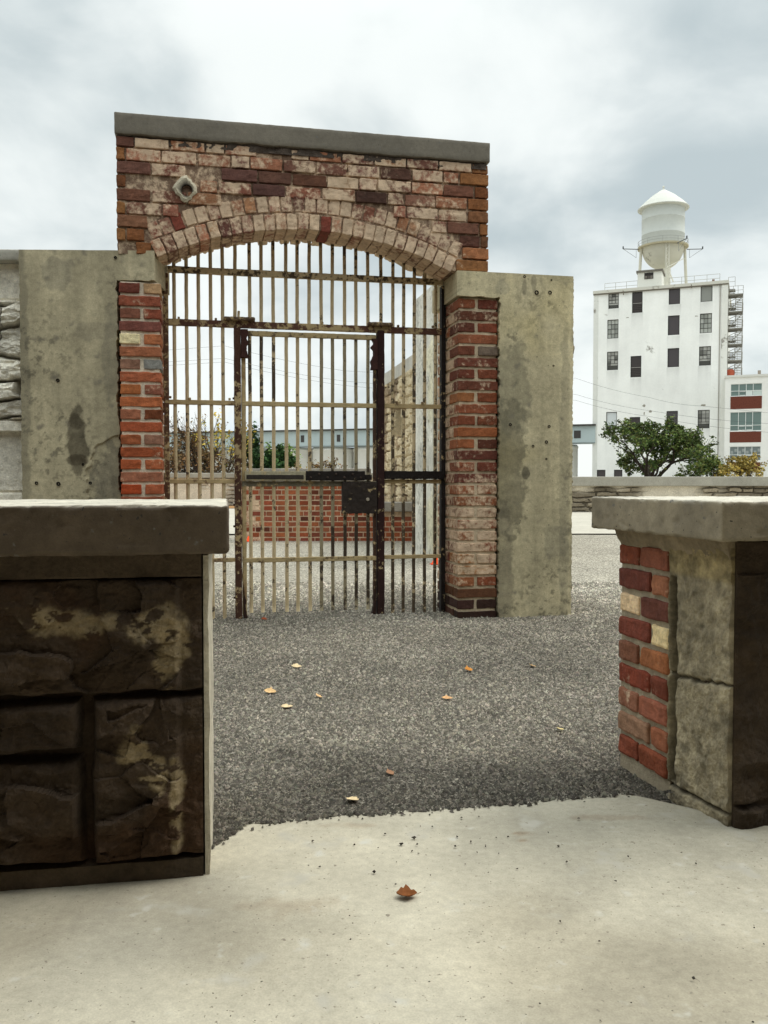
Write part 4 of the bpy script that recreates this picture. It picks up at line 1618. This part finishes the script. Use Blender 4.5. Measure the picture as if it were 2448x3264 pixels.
# peeling patches of render
for (u_, z_, w_, h_) in ((5.2, 9.15, .32, .28), (5.9, 8.5, .3, .3), (5.25, 8.35, .15, .4), (11.3, 9.0, .6, .2), (3.4, 18.75, .35, .09), (10.45, 18.4, .35, .1)):
    mb = MB()
    ang = np.linspace(0, 6.283, 12)[:-1]
    rr = .5 * (.6 + .7 * rng.random(11))
    V = np.concatenate([np.stack([u_ + w_ * rr * np.cos(ang), np.full(11, -.006), z_ + h_ * rr * np.sin(ang)], -1), np.stack([u_ + w_ * rr * np.cos(ang), np.full(11, .01), z_ + h_ * rr * np.sin(ang)], -1)])
    F = [tuple(range(11))] + [(k, (k + 1) % 11, 11 + (k + 1) % 11, 11 + k) for k in range(11)]
    mb.add(V, F, lin((150, 146, 134)))
    mb.build('bare_patch', M_MORTAR, tb_)


def tower_window(parent, a, z0, b, z1, kind, y=.14):
    fr = MB()
    d = lin((38, 36, 34))
    e = .06
    fr.box((a, y - .05, z0), (a + e, y + .05, z1), d)
    fr.box((b - e, y - .05, z0), (b, y + .05, z1), d)
    fr.box((a + e, y - .05, z1 - e), (b - e, y + .05, z1), d)
    fr.box((a + e, y - .05, z0), (b - e, y + .05, z0 + e), d)
    if kind in ('grid', 'grid_half'):
        zlo = z0 + (0.35 * (z1 - z0) if kind == 'grid_half' else 0)
        for k in range(1, 3):
            s = a + (b - a) * k / 3
            fr.box((s - .02, y - .03, zlo), (s + .02, y + .03, z1 - e), d)
        nr = 4 if kind == 'grid' else 3
        for k in range(0 if kind == 'grid_half' else 1, nr):
            s = zlo + (z1 - zlo) * k / nr
            fr.box((a + e, y - .031, s - .02), (b - e, y + .031, s + .02), d)
    if kind == 'louvre':
        for k in range(12):
            s = z0 + (z1 - z0) * (k + .5) / 12
            if k < 6:
                fr.box((a + e, y - .04, s - .015), (b - e, y + .02, s + .015), lin((74, 66, 60)))
        s = z0 + .46 * (z1 - z0)
        fr.box((a + e, y - .06, s - .03), (b - e, y - .041, s + .03), lin((150, 146, 140)))
    f_ = fr.build('window', M_PLAIN, parent)
    pn = MB()
    nx_, nz_ = (3, 4) if kind.startswith('grid') else (1, 1)
    for i in range(nx_):
        for k in range(nz_):
            x0, x1 = a + (b - a) * i / nx_, a + (b - a) * (i + 1) / nx_
            y0, y1 = z0 + (z1 - z0) * k / nz_, z0 + (z1 - z0) * (k + 1) / nz_
            if kind == 'grid':
                v = random.choice((150, 165, 178, 140))
                c = (v, v + 3, v - 4)
            elif kind == 'grid_half':
                v = random.choice((150, 168, 176, 128, 96)) if k > 0 else 62
                c = (v, v, v - 6)
            elif kind == 'dark':
                c = (66, 60, 62)
            elif kind == 'grey':
                c = (140, 142, 136)
            elif kind == 'louvre':
                c = (52, 44, 42)
            else:
                c = (206, 212, 214)
            pn.box((x0, y + .01, y0), (x1, y + .014, y1), lin(c))
    if kind == 'blind':
        pn.box((a + .05, y - .01, z0 + .05), (b - .05, y - .004, z0 + .48), lin((64, 60, 58)))
        pn.box(((a + b) / 2 - .03, y - .02, z0 + .05), ((a + b) / 2 + .03, y - .011, z0 + .48), lin((206, 212, 214)))
    pn.build('pane', M_GLASS, f_)
    return f_


for (a, z0, b, z1, k) in WINS:
    tower_window(tb_, a, z0, b, z1, k)
# box air conditioner in the lowest tall opening
mb = MB()
mb.box((3.98, -.10, 6.55), (4.55, .10, 6.9), lin((206, 206, 200)))
mb.box((4.05, -.11, 6.62), (4.48, -.10, 6.83), lin((60, 54, 52)))
mb.build('air_conditioner', M_PLAIN, tb_)
# diagonal torn blinds seen in two dark windows
# roof house
mb = MB()
mb.box((4.33, .6, 21.88), (6.85, 3.4, 23.6), lin((224, 224, 216)), .3)
ph = mb.build('roof_house', M_WHITE, tb_)
mb = MB()
mb.box((4.20, .45, 23.6), (6.98, 3.5, 23.82), lin((112, 108, 100)))
mb.build('roof', M_WHITE, ph)
fr = MB()
fr.box((5.05, .55, 22.86), (5.98, .598, 23.52), lin((44, 40, 38)))
for k in range(3):
    fr.box((5.1 + .29 * k, .53, 22.9), (5.34 + .29 * k, .549, 23.2), lin((110, 104, 98) if k != 1 else (84, 78, 74)))
fr.build('window', M_PLAIN, ph)
# roof railings
mb = MB()


def rail(mb, p0, p1, n, h=.95, r_=.025, c=lin((170, 170, 162))):
    p0, p1 = Vector(p0), Vector(p1)
    for k in range(n + 1):
        p = p0.lerp(p1, k / n)
        mb.tube([p, p + Vector((0, 0, h))], r_, 5, c)
    for hh in (h, h * .52):
        mb.tube([p0 + Vector((0, 0, hh)), p1 + Vector((0, 0, hh))], r_, 5, c)


rail(mb, (.8, .9, 21.88), (4.3, .9, 21.88), 3)
mb.build('roof_railing', M_PLAIN, tb_)
mb = MB()
rail(mb, (7.6, .9, 21.88), (12.7, .9, 21.88), 4)
mb.build('roof_railing', M_PLAIN, tb_)
mb = MB()
mb.box((11.95, .4, 21.88), (12.2, .65, 22.2), lin((130, 104, 92)))
mb.build('roof_vent', M_PLAIN, tb_)
mb = MB()
mb.tube([(2.9, -.14, 21.75), (2.95, -.24, 21.5), (2.97, -.2, 21.2)], .06, 6, lin((120, 112, 100)))
mb.build('roof_spout', M_PLAIN, tb_)
mb = MB()
mb.tube([(9.9, -.14, 21.8), (9.95, -.24, 21.55), (9.97, -.2, 21.35)], .06, 6, lin((120, 112, 100)))
mb.build('roof_spout', M_PLAIN, tb_)
mb = MB()
mb.tube([(12.75, -.05, 0), (12.78, -.05, 21.4)], .05, 6, lin((160, 156, 148)))
mb.build('drain_pipe', M_PLAIN, tb_)

# fire escape on the right flank
fe = MB()
G1 = lin((150, 148, 140))
G2 = lin((104, 100, 92))
levels = [11.9, 13.55, 15.25, 16.9, 18.65, 20.45]
for i, z_ in enumerate(levels):
    fe.box((13.52, .8, z_ - .07), (15.0, 2.2, z_ + .05), G2)
    fe.box((13.52, .78, z_ + .05), (15.0, .82, z_ + .14), G1)
    for hh in (.5, .95):
        fe.tube([(13.55, .8, z_ + hh), (15.0, .8, z_ + hh)], .022, 5, G1)
        fe.tube([(15.0, .8, z_ + hh), (15.0, 2.2, z_ + hh)], .022, 5, G1)
    for s in (13.58, 14.05, 14.5, 15.0):
        fe.tube([(s, .8, z_), (s, .8, z_ + .95)], .022, 5, G1)
    fe.tube([(13.55, .9, z_ - .7), (14.95, .9, z_ - .02)], .035, 5, G1)
    if i < len(levels) - 1:
        z2 = levels[i + 1]
        zm = (z_ + z2) / 2
        fe.box((13.52, 3.4, zm - .05), (14.3, 4.2, zm + .04), G2)
        for k in range(9):
            f_ = k / 8
            fe.box((14.25, 1.2 + 1.8 * f_, z_ + (z2 - z_) * f_ * .98), (14.85, 1.42 + 1.8 * f_, z_ + (z2 - z_) * f_ * .98 + .04), G1)
            fe.box((13.6, 1.2 + 1.8 * f_, zm + .1 - (z2 - z_) * .45 * f_), (14.15, 1.42 + 1.8 * f_, zm + .14 - (z2 - z_) * .45 * f_), G2)
        fe.tube([(14.22, 1.2, z_), (14.22, 3.2, z2)], .04, 5, G1)
        fe.tube([(14.9, 1.2, z_), (14.9, 3.2, z2)], .04, 5, G1)
        fe.tube([(13.6, .86, z_ + .15), (14.9, .86, z2 - .25)], .045, 5, G1)
fe.box((13.52, 2.6, 21.3), (14.2, 3.6, 21.4), G2)
for k in range(6):
    fe.box((13.6, 1.6, 20.5 + k * .15), (14.2, 1.8, 20.53 + k * .15), G1)
rail(fe, (13.55, 1.0, 21.4), (14.2, 1.0, 21.4), 1, 1.0, .022, G1)
for s in (14.97, 13.56):
    fe.tube([(s, .85, 10.5), (s, .85, 20.5)], .03, 5, G1)
fe.build('fire_escape', M_PLAIN, tb_)
mb = MB()
mb.lathe([(.4, 0), (.42, .9), (.3, 1.1), (0, 1.15)], (13.85, .9, 11.62), 12, lin((170, 84, 60)))
mb.build('red_drum', M_PLAIN, tb_)

# ---------------------------------------------------------------- water tower on its roof
wt = empty('water_tower', (31.93, 101.0, 21.88), 0, 'round white water tank with a conical roof standing on legs above the tower building', 'water tower')
Z0 = 21.88
WT = lin((196, 200, 195))
tank = MB()
RT = 2.36
tank.lathe([(RT, 27.75 - Z0), (RT, 29.0 - Z0), (RT + .015, 29.02 - Z0), (RT + .015, 29.06 - Z0), (RT, 29.08 - Z0), (RT, 30.75 - Z0), (RT + .015, 30.77 - Z0), (RT + .015, 30.81 - Z0), (RT, 30.83 - Z0), (RT, 32.1 - Z0)], (0, 0, 0), 48, WT, .26)
tank_o = tank.build('tank', M_WHITE, wt, True)
mb = MB()
mb.lathe([(2.3, 31.95 - Z0), (2.82, 32.0 - Z0), (2.84, 32.08 - Z0), (2.2, 32.72 - Z0), (1.3, 33.5 - Z0), (.25, 34.2 - Z0), (.12, 34.25 - Z0), (.09, 34.5 - Z0), (.16, 34.58 - Z0), (0.02, 34.7 - Z0)], (0, 0, 0), 48, lin((206, 207, 199)), .24)
mb.build('tank_roof', M_WHITE, wt)
mb = MB()
prof = []
for k in range(13):
    a = k / 12 * math.pi / 2
    prof.append((RT * .985 * math.cos(a), 27.75 - Z0 - 2.55 * math.sin(a)))
mb.lathe(prof, (0, 0, 0), 48, lin((196, 193, 178)), .30)
mb.build('bowl', M_WHITE, wt, True)
mb = MB()
mb.lathe([(RT - .02, 27.62 - Z0), (2.80, 27.60 - Z0), (2.80, 27.76 - Z0), (RT - .02, 27.80 - Z0)], (0, 0, 0), 48, lin((176, 168, 142)), .3)
cw = mb.build('catwalk', M_WHITE, wt)
mb = MB()
ring_ = [(2.76 * math.cos(t), 2.76 * math.sin(t)) for t in np.linspace(0, 2 * math.pi, 41)]
for zz in (28.35, 28.05):
    mb.tube([(x, y, zz - Z0) for x, y in ring_], .02, 5, lin((150, 150, 146)), cap=False)
for k in range(0, 40, 4):
    mb.tube([(ring_[k][0], ring_[k][1], 27.76 - Z0), (ring_[k][0], ring_[k][1], 28.35 - Z0)], .02, 5, lin((150, 150, 146)))
mb.build('railing', M_PLAIN, cw)
mb = MB()
mb.lathe([(.44, 0), (.44, 3.6)], (.45, 0, 0), 20, lin((222, 220, 206)), .2)
mb.build('riser_pipe', M_WHITE, wt, True)
for k in range(4):
    a = R(-96 + 90 * k)
    p1 = Vector((2.42 * math.cos(a), 2.42 * math.sin(a), 27.7 - Z0))
    p0 = Vector((2.72 * math.cos(a), 2.72 * math.sin(a), 0))
    mb = MB()
    if k == 0:
        sx = .17
        for dx in (-sx, sx):
            mb.tube([p0 + Vector((dx, 0, 0)), p1 + Vector((dx, 0, 0))], .05, 5, lin((216, 214, 202)))
        for j in range(14):
            q0, q1 = p0.lerp(p1, j / 14), p0.lerp(p1, (j + 1) / 14)
            sg = 1 if j % 2 else -1
            mb.tube([q0 + Vector((sx * sg, 0, 0)), q1 + Vector((-sx * sg, 0, 0))], .03, 4, lin((216, 214, 202)))
    else:
        mb.tube([p0, p1], .17, 8, lin((206, 203, 188)), .25)
    mb.build('leg', M_WHITE, wt)
for (a, b) in ((-96, -6), (-96, 174)):
    mb = MB()
    A, B = R(a), R(b)
    mb.tube([(2.6 * math.cos(A), 2.6 * math.sin(A), 3.0), (2.45 * math.cos(B), 2.45 * math.sin(B), 4.6 if b > 0 and b < 90 or b == -6 else 2.0)], .045, 5, lin((222, 220, 208)))
    mb.tube([(2.6 * math.cos(A), 2.6 * math.sin(A), 3.0), (1.2 * math.cos(B), 1.2 * math.sin(B), 1.9)], .07, 5, lin((222, 220, 208)))
    mb.build('tie_rod', M_PLAIN, wt)
for (sx, dy) in ((-1, 0), (1, 0), (.28, -1)):
    mb = MB()
    d = Vector((sx, dy, 0)).normalized()
    zc = 27.5 - Z0
    a0 = d * 2.75 + Vector((0, 0, zc))
    a1 = d * 4.55 + Vector((0, 0, zc + .05))
    cG = lin((96, 98, 100))
    mb.tube([a0, a1], .05, 6, cG)
    dn = d * 3.05 + Vector((0, 0, zc - .95))
    mb.tube([a1, dn], .022, 5, lin((140, 142, 142)))
    mb.tube([dn, d * 3.05 + Vector((0, 0, zc))], .022, 5, lin((140, 142, 142)))
    mb.tube([a1, a1 + Vector((0, 0, .28))], .07, 6, lin((50, 50, 50)))
    mb.build('antenna_arm', M_PLAIN, wt)
# blue painted lettering wrapping round the right of the tank, seen edge-on
mb = MB()
for (z0_, z1_, a0_, a1_) in ((29.5, 31.2, -12, 4), (28.7, 29.3, -12, 2)):
    V, F = [], []
    nA, nZ = 8, 18
    for i in range(nA + 1):
        for j in range(nZ + 1):
            th = R(a0_ + (a1_ - a0_) * i / nA)
            V.append(((RT + .02) * math.cos(th), (RT + .02) * math.sin(th), z0_ + (z1_ - z0_) * j / nZ - Z0))
    for i in range(nA):
        for j in range(nZ):
            e = ((i + .5) / nA - .5) ** 2 + ((j + .5) / nZ - .5) ** 2
            if .09 < e < .25:
                F.append((i * (nZ + 1) + j, (i + 1) * (nZ + 1) + j, (i + 1) * (nZ + 1) + j + 1, i * (nZ + 1) + j + 1))
    mb.add(V, F, lin((120, 142, 190)))
mb.build('blue_lettering', M_PLAIN, tank_o)

# ---------------------------------------------------------------- office block at the right edge
MO, AO = frame(36.0, 88.0, -.42)
ob = empty('office_block', (36.0, 88.0, 0), AO, 'white low block with wide windows over red brick panels, right of the tower', 'building')
OW = [(-1.15, 9.51, 1.78, 10.75), (-1.165, 6.02, 1.77, 7.93), (-1.17, 3.03, 1.735, 4.47)]
OP = [(-1.15, 8.22, 1.77, 9.48), (-1.17, 4.86, 1.75, 5.95), (-1.18, 1.92, 1.72, 2.86)]
mb = MB()
us, zs = {-1.67, 9.0}, {-.5, 11.5}
allw = []
for k in range(3):
    for (a, z0, b, z1) in OW:
        allw.append((a + 4.0 * k - (0), z0, b + 4.0 * k, z1))
for (a, z0, b, z1) in allw:
    us |= {a, b}
    zs |= {z0, z1}
us, zs = np.array(sorted(us)), np.array(sorted(zs))
us = us[us <= 9.0]
Uc, Zc = np.meshgrid((us[1:] + us[:-1]) / 2, (zs[1:] + zs[:-1]) / 2, indexing='ij')
mask = np.ones_like(Uc, bool)
for (a, z0, b, z1) in allw[:6]:
    mask &= ~((Uc > a) & (Uc < b) & (Zc > z0) & (Zc < z1))
panel(mb, us, zs, .3, c=lin((236, 236, 232)), w=.18, mask=mask)
mb.box((-1.67, .3, -.5), (9, .31, 11.5), lin((60, 60, 58)))
mb.box((-1.67, .31, -.5), (9, 9, 11.5), lin((236, 236, 232)), .18)
mb.build('wall', M_WHITE, ob)
mb = MB()
mb.box((-1.75, -.12, 11.4), (9.1, 9.1, 11.62), lin((214, 214, 208)), .2)
rf_ = mb.build('roof', M_WHITE, ob)
mb = MB()
mb.box((1.35, .8, 11.62), (1.65, 1.1, 12.1), lin((150, 140, 128)))
mb.build('chimney', M_PLAIN, rf_)
for k in range(2):
    for (a, z0, b, z1) in OP:
        mb = MB()
        mb.box((a + 4 * k, -.02, z0), (b + 4 * k, .04, z1), lin((106, 58, 46)))
        mb.build('brick_panel', M_BRICK, ob)
for k in range(2):
    for wi, (a, z0, b, z1) in enumerate(OW):
        a, b = a + 4 * k, b + 4 * k
        fr = MB()
        w_ = lin((226, 230, 228))
        y = .10
        e = .05
        for s in (a, a + (b - a) * .26, a + (b - a) * .49, a + (b - a) * .71, b - e):
            fr.box((s, y - .05, z0), (s + e, y + .05, z1), w_)
        zm = z0 + (z1 - z0) * (.40 if wi != 1 else .28)
        for s in (z0, zm, z1 - e):
            fr.box((a, y - .053, s), (b, y + .053, s + e), w_)
        # small hopper sash frames
        for f_ in (.26, .49 if wi else .26):
            s0 = a + (b - a) * f_
            fr.box((s0 + .1, y - .06, z0 + .05), (s0 + .62, y - .052, z0 + .12), w_)
            fr.box((s0 + .1, y - .06, zm - .08), (s0 + .62, y - .052, zm - .02), w_)
        wn = fr.build('window', M_PLAIN, ob)
        pn = MB()
        pn.box((a, y + .01, z0), (b, y + .014, z1), lin((104, 124, 120) if wi < 2 else (112, 122, 122)))
        if wi == 0 and k == 0:
            pn.box((a + 1.46, y - .02, z0 + .06), (a + 2.04, y + .0, z0 + .56), lin((214, 222, 220)))
            pn.box((a + 2.14, y - .02, z0 + .06), (b - .06, y + .0, z0 + .56), lin((196, 208, 204)))
        if wi == 2:
            for j in range(8):
                pn.box((a + .1 + j * .36, y - .005, z0 + .7 + .2 * (j % 2)), (a + .34 + j * .36, y + .005, z0 + 1.0 + .2 * (j % 2)), lin((150, 156, 154)))
        pn.build('pane', M_GLASS, wn)

# ---------------------------------------------------------------- long gallery on its row of silos
GLM = -.32
MGL, AGL = frame(21.1, 97.5, GLM)
gl = empty('conveyor_gallery', (21.1, 97.5, 0), AGL, 'long grey conveyor gallery with a dark roof edge carried on top of the white silos', 'building')
mb = MB()
mb.box((-60, 0, 5.25), (2.35, 4, 7.1), lin((176, 190, 192)), .15)
mb.box((-60, -.06, 5.15), (2.35, 0, 5.3), lin((140, 150, 150)), .15)
mb.build('wall', M_WHITE, gl)
mb = MB()
mb.box((-60.2, -.3, 7.1), (2.4, 4.3, 7.28), lin((66, 64, 60)))
mb.build('roof', M_PLAIN, gl)
k_ = math.hypot(1, GLM)
for i, X in enumerate((-10.0, -5.5, 21.5)):
    mb = MB()
    s = (X - 21.1) * k_
    s0 = s
    mb.box((s0 - .22 - (.15 if i == 2 else 0), -.04, 5.75), (s0 + .22 + (.15 if i == 2 else 0), .02, 6.6), lin((52, 48, 46)))
    mb.build('window', M_GLASS, gl)
NS = 10
for i in range(NS):
    s = .15 - 2.75 + .15 - i * 5.45
    x, y = MGL(np.array([s, 3.0, 0]))[:2]
    lab = 'white cylindrical silo in the row under the long grey gallery, partly hidden behind the gate'
    if i == 0:
        lab = 'white cylindrical silo at the foot of the tower, right of the right concrete pier'
    e = empty('silo', (x, y, 0), 0, lab, 'silo', 'white silos in a row')
    mb = MB()
    mb.lathe([(2.66, -.5), (2.66, 4.75), (2.72, 4.77), (2.72, 4.95), (2.66, 4.97), (2.6, 5.13), (0, 5.13)], (0, 0, 0), 40, lin((238, 238, 234)), .12)
    mb.build('shell', M_WHITE, e, True)

# ================================================================== TREES
def leaf_cloud(mb, centers, n, size, cols, spread, flat_=.8):
    P = []
    for _ in range(n):
        c, r_ = random.choice(centers)
        v = np.array([random.gauss(0, 1), random.gauss(0, 1), random.gauss(0, 1) * flat_])
        v /= max(np.linalg.norm(v), 1e-6)
        p = np.array(c) + v * r_ * spread * random.random() ** .4
        P.append(p)
    tone = .45 + 1.1 * fbm(np.array(P), 1.3, 3, 12)
    for i_, p in enumerate(P):
        a = np.array([random.gauss(0, 1), random.gauss(0, 1), random.gauss(0, .6)])
        a /= np.linalg.norm(a)
        b = np.cross(a, [random.gauss(0, 1), random.gauss(0, 1), random.gauss(0, 1)])
        b /= max(np.linalg.norm(b), 1e-6)
        s_ = size * random.uniform(.6, 1.3)
        V = [p - a * s_, p - b * s_ * .5, p + a * s_, p + b * s_ * .5]
        c = np.array(random.choice(cols)) * random.uniform(.6, 1.4) * tone[i_]
        mb.add(V, [(0, 1, 2, 3)], c)


def branch(mb, tips, p, d, L, r_, depth, spread, c, up=.25):
    n = 4
    pts = [p]
    q = p.copy()
    dd = d.copy()
    for i in range(n):
        dd = (dd + Vector((random.gauss(0, .12), random.gauss(0, .12), random.gauss(0, .08) + up * .05))).normalized()
        q = q + dd * L / n
        pts.append(q.copy())
    mb.tube(pts, [r_ * (1 - .45 * i / n) for i in range(n + 1)], 6 if depth > 1 else 4, c, cap=False)
    tips.append((tuple(pts[-1]), L))
    if depth <= 2:
        tips.append((tuple(pts[2]), L))
    if depth == 0:
        return
    for k in range(random.choice((2, 3, 3))):
        a = Vector((random.gauss(0, 1), random.gauss(0, 1), random.gauss(0, .7)))
        nd = (dd + a.normalized() * spread).normalized()
        st_ = pts[-1] if k < 2 else pts[random.choice((2, 3))]
        branch(mb, tips, st_.copy(), nd, L * random.uniform(.62, .82), r_ * .55, depth - 1, spread, c, up)


def tree(name, loc, h, label, cat, group, cols, leaves, lsize, depth=4, nst=1, spread=.6, bark=(60, 50, 42), lean=.15, frac=.32, trunk=None, lspread=.55, widen=1.0):
    e = empty(name, loc, 0, label, cat, group)
    tb2 = MB()
    tips = []
    for k in range(nst):
        a = random.random() * 6.283
        d = Vector((math.cos(a) * lean * (1 + nst * .2), math.sin(a) * lean * (1 + nst * .2), 1)).normalized()
        branch(tb2, tips, Vector((random.gauss(0, .1) * nst * .5, random.gauss(0, .1), -.1)), d, h * frac, (trunk or h * .028), depth, spread, lin(bark))
    # fit height and keep within the given width
    zmax = max(t[0][2] for t in tips)
    k = h / (zmax + .15)
    sx = k * widen
    for i in range(len(tb2.v)):
        tb2.v[i] = tb2.v[i] * np.array([sx, sx, k])
    tips = [((t[0][0] * sx, t[0][1] * sx, t[0][2] * k), t[1] * k) for t in tips]
    tb2.build('trunk', M_BARK, e)
    if leaves:
        lb = MB()
        leaf_cloud(lb, [t for t in tips if t[0][2] > h * .22], leaves, lsize, [lin(c) for c in cols], lspread)
        lb.build('crown', M_LEAF, e)
    return e


random.seed(21)
GRN = ((76, 96, 46), (88, 106, 52), (62, 82, 42), (104, 118, 60), (52, 68, 38), (94, 96, 52))
YEL = ((186, 162, 84), (168, 146, 74), (150, 138, 76), (196, 176, 104))
BRN = ((110, 88, 60), (128, 98, 62), (96, 80, 58), (120, 104, 70), (140, 104, 66))
tree('leafy_tree', (18.4, 60, 0), 5.5, 'round green leafy tree in front of the white tower building', 'tree', None, GRN, 13000, .115, 5, 4, .72, (52, 44, 38), .40, .28, None, .50, 1.0)
tree('shrub', (22.4, 60, 0), 2.9, 'low green shrub between the round tree and the yellow bush', 'shrub', None, ((96, 116, 58), (80, 104, 50), (130, 136, 70)), 2600, .10, 4, 4, .8, lspread=.6, widen=1.1)
tree('shrub', (24.1, 58, 0), 3.0, 'golden yellow bush below the brick panelled office block', 'shrub', None, YEL, 2200, .11, 4, 4, .8, lspread=.6, widen=1.0)
# beyond the far wall, seen between the left bars
tree('shrub', (-9.3, 40, 0), 3.6, 'brown leaved autumn shrub at the far left behind the gate bars', 'shrub', None, BRN, 4200, .075, 5, 5, .8, (58, 48, 42), .4, lspread=.6, widen=.75)
tree('bare_tree', (-8.2, 40.6, 0), 4.4, 'thin bare tree rising between the brown shrubs behind the left gate bars', 'tree', None, BRN, 250, .06, 5, 3, .5, (66, 56, 50), .25, widen=.7)
tree('yellow_tree', (-7.35, 39.5, 0), 4.2, 'slender tree with sparse yellow leaves left of the gate door post', 'tree', None, ((214, 186, 84), (196, 170, 70), (170, 164, 80)), 520, .08, 4, 2, .5, (80, 66, 50), .2, widen=.6)
tree('shrub', (-7.5, 41.2, 0), 2.7, 'dense brownish shrub under the slender yellow tree', 'shrub', None, BRN + ((84, 92, 54),), 4200, .07, 4, 5, .8, (52, 44, 38), .4, lspread=.6, widen=.8)
tree('evergreen_bush', (-5.75, 40.5, 0), 3.75, 'dark green pointed bush just right of the gate door post', 'bush', None, ((54, 84, 42), (44, 72, 40), (70, 100, 50), (38, 60, 36)), 6000, .085, 5, 3, .5, (44, 40, 34), .25, lspread=.5, widen=.62)
tree('shrub', (-4.75, 41.5, 0), 3.0, 'light green loose shrub at the right side of the dark green bush', 'shrub', None, ((112, 140, 66), (96, 128, 58), (130, 150, 80)), 1500, .075, 4, 3, .6, widen=.55)
tree('shrub', (-3.95, 40, 0), 2.0, 'small yellowish shrub above the far brick wall coping', 'shrub', None, YEL[1:] + BRN[:2], 1200, .06, 4, 4, .8, widen=.8)
tree('shrub', (-2.95, 40, 0), 2.25, 'small brownish shrub right of the small yellowish one', 'shrub', None, BRN + ((150, 130, 74),), 1500, .06, 4, 4, .8, widen=.85)

# ================================================================== POWER LINES
WIRES = [([(-40, 60, 8.4), (-10.9, 60, 10.2), (-2.7, 60, 8.5), (13.1, 60, 8.0), (18.1, 60, 6.7), (21.8, 60, 6.1), (40, 60, 4.6)], 'uppermost thin power line crossing behind the gate and past the tower'),
         ([(-40, 60, 7.9), (-10.9, 60, 9.35), (-2.7, 60, 7.8), (13.1, 60, 6.9), (18.1, 60, 5.8), (26.4, 60, 4.9), (40, 60, 4.0)], 'middle thin power line crossing behind the gate and past the tower'),
         ([(-40, 60, 7.7), (-10.9, 60, 9.1), (-2.7, 60, 7.5), (13.1, 60, 6.5), (18.1, 60, 5.4), (26.4, 60, 4.3), (40, 60, 3.2)], 'lowest thin power line crossing behind the gate and past the tower')]
for (pts, lab) in WIRES:
    mb = MB()
    P = []
    for i in range(len(pts) - 1):
        a, b = Vector(pts[i]), Vector(pts[i + 1])
        for k in range(6):
            f_ = k / 6
            P.append(a.lerp(b, f_) - Vector((0, 0, .12 * 4 * f_ * (1 - f_))))
    P.append(Vector(pts[-1]))
    mb.tube(P, .0075, 4, lin((70, 72, 74)))
    tag(mb.build('power_line', M_PLAIN), lab, 'power line', 'power lines')

# ================================================================== FALLEN LEAVES
def fallen(x, y, z, size, c, label, curl=.35, rot=0.0, tilt=0.0):
    mb = MB()
    n = 9
    V, F = [], []
    for i in range(n):
        u = i / (n - 1)
        wv = math.sin(math.pi * min(1, u * .96 + .03)) ** .8 * .40 * (1 + .22 * math.sin(u * 19 + size * 900) + .10 * math.sin(u * 41))
        for j in (-1, -.5, 0, .5, 1):
            V.append(((u - .5), j * wv, curl * (abs(j) ** 1.6) * wv + curl * .5 * (u - .5) ** 2 * 2 + .02 * math.sin(9 * u + 4 * j)))
    for i in range(n - 1):
        for j in range(4):
            F.append((i * 5 + j, (i + 1) * 5 + j, (i + 1) * 5 + j + 1, i * 5 + j + 1))
    V = np.array(V) * size
    cc = np.array(c)[None] * (.8 + .4 * rng.random((len(V), 1)))
    mb.add(V, F, cc)
    mb.tube([(size * .5, 0, size * .06), (size * .72, size * .05, size * .14)], size * .012, 5, np.array(c) * .6)
    o = mb.build('fallen_leaf', M_LEAF, None, True)
    sol = o.modifiers.new('thickness', 'SOLIDIFY')
    sol.thickness = size * .02
    o.location = (x, y, z)
    o.rotation_euler = (tilt, tilt * .4, rot)
    return tag(o, label, 'leaf', 'fallen autumn leaves')


PALE = lin((214, 192, 152))
fallen(.051, 1.945, .004, .046, lin((128, 76, 36)), 'curled brown leaf lying alone on the pale concrete paving', .6, .1, .1)
for (x, y, s_, c, lab, rot) in (
        (-.095, 2.585, .050, PALE, 'pale leaf on the gravel close to the paving edge', 2.6),
        (.679, 3.345, .042, lin((236, 214, 150)), 'pale yellow leaf on the gravel left of the low brick wall end', 1.7),
        (-.412, 3.665, .062, PALE, 'large pale leaf, lowest of the three lying near the left low wall', .4),
        (-.290, 3.84, .044, lin((216, 176, 126)), 'tan leaf, rightmost of the three lying near the left low wall', 1.2),
        (-.515, 3.92, .064, lin((214, 178, 128)), 'narrow tan leaf, leftmost of the three lying near the left low wall', 0.0),
        (.277, 3.80, .056, lin((206, 160, 112)), 'flat tan leaf in the middle of the gravel, right of centre', .1),
        (-.449, 4.45, .062, PALE, 'pale leaf on the gravel in front of the gate door, left of centre', .2),
        (.425, 4.37, .056, lin((196, 132, 58)), 'orange brown leaf on the gravel in front of the right gate jamb', .6),
        (.767, 4.49, .050, lin((222, 180, 126)), 'tan leaf on the gravel in front of the right concrete pier', 1.5),
        (.02, 2.83, .040, lin((150, 112, 84)), 'thin brown leaf on the gravel, dimmer than the rest', .8),
        (-.83, 6.02, .050, lin((150, 76, 46)), 'reddish leaf at the foot of the barred gate door', .3)):
    fallen(x, y, float(gz(np.array(x), np.array(y))) + .010, s_ * .84, c, lab, random.uniform(.1, .55), rot, random.uniform(.05, .45))
